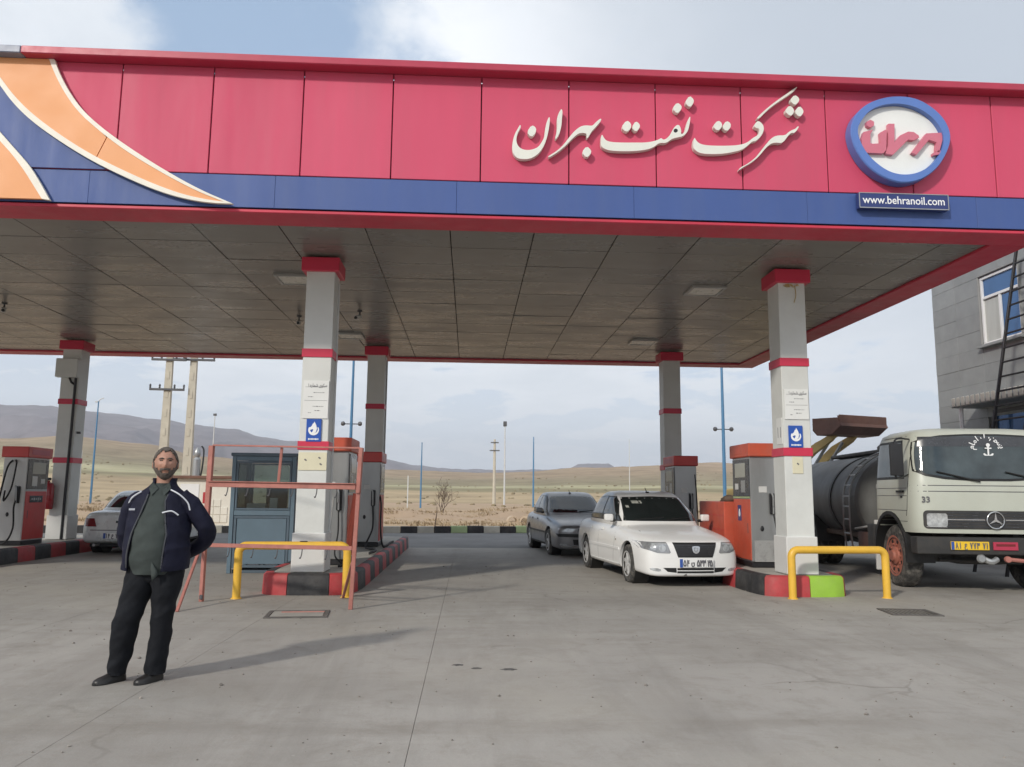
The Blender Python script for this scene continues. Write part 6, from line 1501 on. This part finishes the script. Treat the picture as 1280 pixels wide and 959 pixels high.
# jacket hem band, zip, piping, chest mark
q = MB()
for s, zs in ((0, 1), (1, 1)):
    pts = []
    for z in [.85+.05*i for i in range(12)]:
        k = min(jk, key=lambda k: abs(k[2]-z)); a = op(z)[s]; pts.append(Vector((k[0]+k[3]*math.sin(a)*1.01, k[1]-k[4]*math.cos(a)*1.01, z)))
    q.tube(pts, .006, 5)
q.obj('zip', 'display', MAN)
pp = MB()
pp.tube(bez([(.105, -.075, 1.435), (.175, -.085, 1.40), (.232, -.062, 1.34), (.250, -.05, 1.28)], 6), .006, 5)
pp.tube(bez([(-.12, -.065, 1.42), (-.19, -.065, 1.37), (-.236, -.03, 1.29)], 6), .006, 5)
pp.tube(bez([(.085, -.168, 1.262), (.15, -.158, 1.275), (.195, -.135, 1.245)], 6), .006, 5)
pp.obj('piping', 'piping_white', MAN)
MB().box((-.155, -.132, 1.285), (.04, .006, .014), rot=Matrix.Rotation(.6, 3, 'Z')).obj('chest_mark', 'piping_white', MAN)

# body under the clothes: one continuous skin with arms, hands and fingers
bv, be, br = [], [], []
def chain(pts, rads, root=None):
    prev = root
    for p, r_ in zip(pts, rads):
        bv.append(p); br.append(r_); i = len(bv)-1
        if prev is not None: be.append((prev, i))
        prev = i
    return prev
pel = chain([(0, .02, .92)], [.13]); sp = chain([(0, .0, 1.08), (.0, .01, 1.25), (.01, .02, 1.38), (.018, .018, 1.47), (.022, .01, 1.52)], [.12, .11, .075, .055, .055], pel)
chest = pel+3
hips = ((-.095, [(-.09, .01, .84), (-.155, -.03, .50), (-.225, .0, .10)]), (.095, [(.08, .01, .84), (.085, -.01, .50), (.055, .03, .10)]))
for _, pts in hips: chain(pts, [.085, .055, .04], pel)
for A, s in ((AR, -1), (AL, 1)):
    w = chain([tuple(Vector(p)-Vector((0, 0, .02))) for p in A[1:5]], [.036, .036, .034, .032], chest)
    pw = Vector(A[5]); d = (pw-Vector(A[4])).normalized()
    wr = chain([tuple(pw-d*.03)], [.026], w); palm = chain([tuple(pw+d*.04)], [.032], wr)
    upv = Vector((0, 0, 1)); sdv = d.cross(upv).normalized()
    for k in range(4):
        o0 = pw+d*.075+upv*(.030-.020*k); L = (.062, .07, .066, .052)[k]
        chain([tuple(o0), tuple(o0+d*L*.5-sdv*.008*s), tuple(o0+d*L*.9-sdv*.028*s)], [.0095, .0088, .0075], palm)
    th = pw+d*.02+upv*.035; chain([tuple(th), tuple(th+d*.03+upv*.022), tuple(th+d*.055+upv*.026)], [.012, .010, .008], palm)
me = bpy.data.meshes.new('bodyskin'); me.from_pydata(bv, be, [])
o = bpy.data.objects.new('tmp', me); COL.objects.link(o); o.modifiers.new('sk', 'SKIN'); md = o.modifiers.new('ss', 'SUBSURF'); md.levels = 1; md.render_levels = 1
for i, v in enumerate(me.skin_vertices[0].data): v.radius = (br[i], br[i]); v.use_root = (i == 0)
skin = baked(o); kill(o)
# head: sculpted from a sphere grid
HC = Vector((.028, -.012, 1.635)); HN, HM = 64, 56
YAWH = R(20)
def g2(x, z, x0, z0, sx, sz): return math.exp(-((x-x0)/sx)**2-((z-z0)/sz)**2)
def head_r(d):
    """unit direction (face toward -y) -> surface point, head about .24 tall"""
    x, y, z = d; front = max(0, -y)
    rx, ry, rz_ = .085, .102, .124
    p = Vector((x*rx, y*ry, z*rz_))
    if p.z < 0: 
        t = min(1, -p.z/.12); p.x *= 1-.30*t*t; p.y = p.y*(1-.18*t) - .010*t*(1 if y < .3 else 0)
    if y > 0 and z < -.35: p.y *= 1-.35*min(1, (-z-.35)/.5)
    f = front**1.5
    off = 0
    off += .024*g2(p.x, p.z, 0, -.022, .012, .020)+.014*g2(p.x, p.z, 0, .004, .010, .026)          # nose
    off += .006*g2(p.x, p.z, -.015, -.030, .008, .008)+.006*g2(p.x, p.z, .015, -.030, .008, .008)
    off += .008*g2(p.x, p.z, 0, .040, .050, .012)                                                   # brow ridge
    for s in (-1, 1):
        off -= .013*g2(p.x, p.z, s*.031, .018, .016, .011)                                          # sockets
        off += .006*g2(p.x, p.z, s*.042, -.012, .018, .016)                                         # cheek bones
    off += .006*g2(p.x, p.z, 0, -.056, .022, .007)+.006*g2(p.x, p.z, 0, -.070, .020, .007)-.005*g2(p.x, p.z, 0, -.063, .022, .003)
    off += .010*g2(p.x, p.z, 0, -.098, .024, .016)
    p.y -= off*f; return p
HR = Matrix.Rotation(YAWH, 3, 'Z') @ Matrix.Rotation(R(-3), 3, 'X')
def hp_(d, k=0.0):
    p = head_r(d); n_ = Vector((p.x/.085**2, p.y/.102**2, p.z/.122**2)).normalized(); return HC+HR @ (p+n_*k)
def sph(i, j): 
    th = PI*i/HM; a = 2*PI*j/HN; return Vector((math.sin(th)*math.sin(a), -math.sin(th)*math.cos(a), math.cos(th)))
hb = MB(); hb.v = [tuple(hp_(sph(i, j))) for i in range(HM+1) for j in range(HN)]
for i in range(HM):
    for j in range(HN): hb.f.append((i*HN+j, (i+1)*HN+j, (i+1)*HN+(j+1) % HN, i*HN+(j+1) % HN)); hb.m.append(0)
hb.tube(bez([(.016, .018, 1.44), (.02, .014, 1.50), (.025, .004, 1.56)], 4), [.064]*5+[.060]*4, 20)
# ears
for s in (-1, 1):
    er = []
    for t, w_ in ((-.004, .010), (.006, .026), (.014, .030), (.018, .022), (.016, .008)):
        er.append([HC+HR @ Vector((s*(.078+t), .012+w_*.62*math.cos(a)+t*.5, -.006+w_*1.05*math.sin(a))) for a in [2*PI*k/14 for k in range(14)]])
    hb.loft(er)
o0 = len(hb.v)
hb.v += [tuple(v.co) for v in skin.vertices]; hb.f += [tuple(i+o0 for i in p.vertices) for p in skin.polygons]; hb.m += [0]*len(skin.polygons)
hb.obj('body', 'skin', MAN, ang=180)
# hair cap, beard, brows, eyes, mouth
def region(name, m, test, k0, k1, seed):
    q = MB(); ids = {}
    def vid(i, j, lay):
        key = (i, j % HN, lay)
        if key not in ids:
            d = sph(i, j); inside = test(d); k = (k1 if lay else k0)*(1+.35*fbm(d.x*16+seed, d.y*16, d.z*16, 3))
            ids[key] = len(q.v); q.v.append(tuple(hp_(d, k if lay else -.004)))
        return ids[key]
    cells = set((i, j) for i in range(1, HM) for j in range(HN) if test(sph(i+.5, j+.5)))
    if test(Vector((0, 0, 1))): cells |= set((0, j) for j in range(HN))
    for i, j in cells:
        q.f.append((vid(i, j, 1), vid(i+1, j, 1), vid(i+1, j+1, 1), vid(i, j+1, 1))); q.m.append(0)
        for (a, b_, nb) in (((i, j), (i, j+1), (i-1, j)), ((i+1, j), (i+1, j+1), (i+1, j)), ((i, j), (i+1, j), (i, (j-1) % HN)), ((i, j+1), (i+1, j+1), (i, (j+1) % HN))):
            if nb not in cells and not (i == 0 and nb[0] == -1):
                q.f.append((vid(*a, 1), vid(*b_, 1), vid(*b_, 0), vid(*a, 0))); q.m.append(0)
    return q.obj(name, m, MAN, ang=180)
def is_hair(d):
    a = abs(math.atan2(d.x, -d.y)); z = d.z*.122
    if a < .62: lim = .094-.008*math.cos(a*4)
    elif a < 1.0: lim = .086-(a-.62)*.10
    elif a < 1.5: lim = .040-(a-1.0)*.05
    elif a < 1.75: lim = .008
    else: lim = -.045
    return z > lim+.010*fbm(d.x*9, d.y*9, d.z*3, 3)
def is_beard(d):
    a = abs(math.atan2(d.x, -d.y)); z = d.z*.122; x = d.x*.085
    if a > 1.45 or z < -.121: return False
    if abs(x) < .026 and -.074 < z < -.052: return False                       # mouth
    if a > 1.15: return z < .01
    if a > .75: return z < -.030-(1.15-a)*.02
    if abs(x) < .034 and z > -.052: return z < -.039
    return z < -.050
region('hair', 'hair', is_hair, 0, .009, 3); region('beard', 'beard', is_beard, 0, .006, 9)
q = MB(); lips = MB(); eyes = MB()
def face(x, z, k=0.0):
    d = Vector((x/.085, -math.sqrt(max(.01, 1-(x/.085)**2-(z/.122)**2)), z/.122)); return hp_(d.normalized(), k)
for s in (-1, 1):
    q.tube([face(s*x, z, .002) for x, z in ((.012, .030), (.024, .035), (.038, .034), (.050, .028))], [.0035, .0052, .0048, .002], 8)
    eyes.tube([face(s*x, z, .0015) for x, z in ((.020, .0165), (.027, .0195), (.035, .0195), (.043, .0165))], [.0015, .0038, .0038, .0015], 8)
lips.tube([face(x, z, -.001) for x, z in ((-.022, -.064), (-.010, -.062), (0, -.0635), (.010, -.062), (.022, -.064))], [.0015, .0042, .0038, .0042, .0015], 8)
q.obj('eyebrows', 'hair', MAN, ang=180); eyes.obj('eyes', 'eye_dark', MAN, ang=180); lips.obj('lips', 'lip', MAN, ang=180)
MB().tube([face(x, z, .004) for x, z in ((-.030, -.056), (-.014, -.047), (0, -.045), (.014, -.047), (.030, -.056))], [.003, .0065, .0062, .0065, .003], 8).obj('moustache', 'beard', MAN, ang=180)
# ---------------------------------------------------------------- air between here and the mountains
hz = MB(); hz.box((0, 1500, 164), (9000, 8000, 332))
hm = bpy.data.materials.new('haze'); hm.use_nodes = True; t = hm.node_tree
for x in list(t.nodes): t.nodes.remove(x)
o_ = t.nodes.new('ShaderNodeOutputMaterial'); v_ = t.nodes.new('ShaderNodeVolumePrincipled'); v_.inputs['Color'].default_value = (.84, .89, .98, 1); v_.inputs['Density'].default_value = .00025
t.links.new(v_.outputs[0], o_.inputs['Volume']); MT['haze'] = hm
h_ = hz.obj('haze', 'haze', None, ang=0); h_['kind'] = 'stuff'
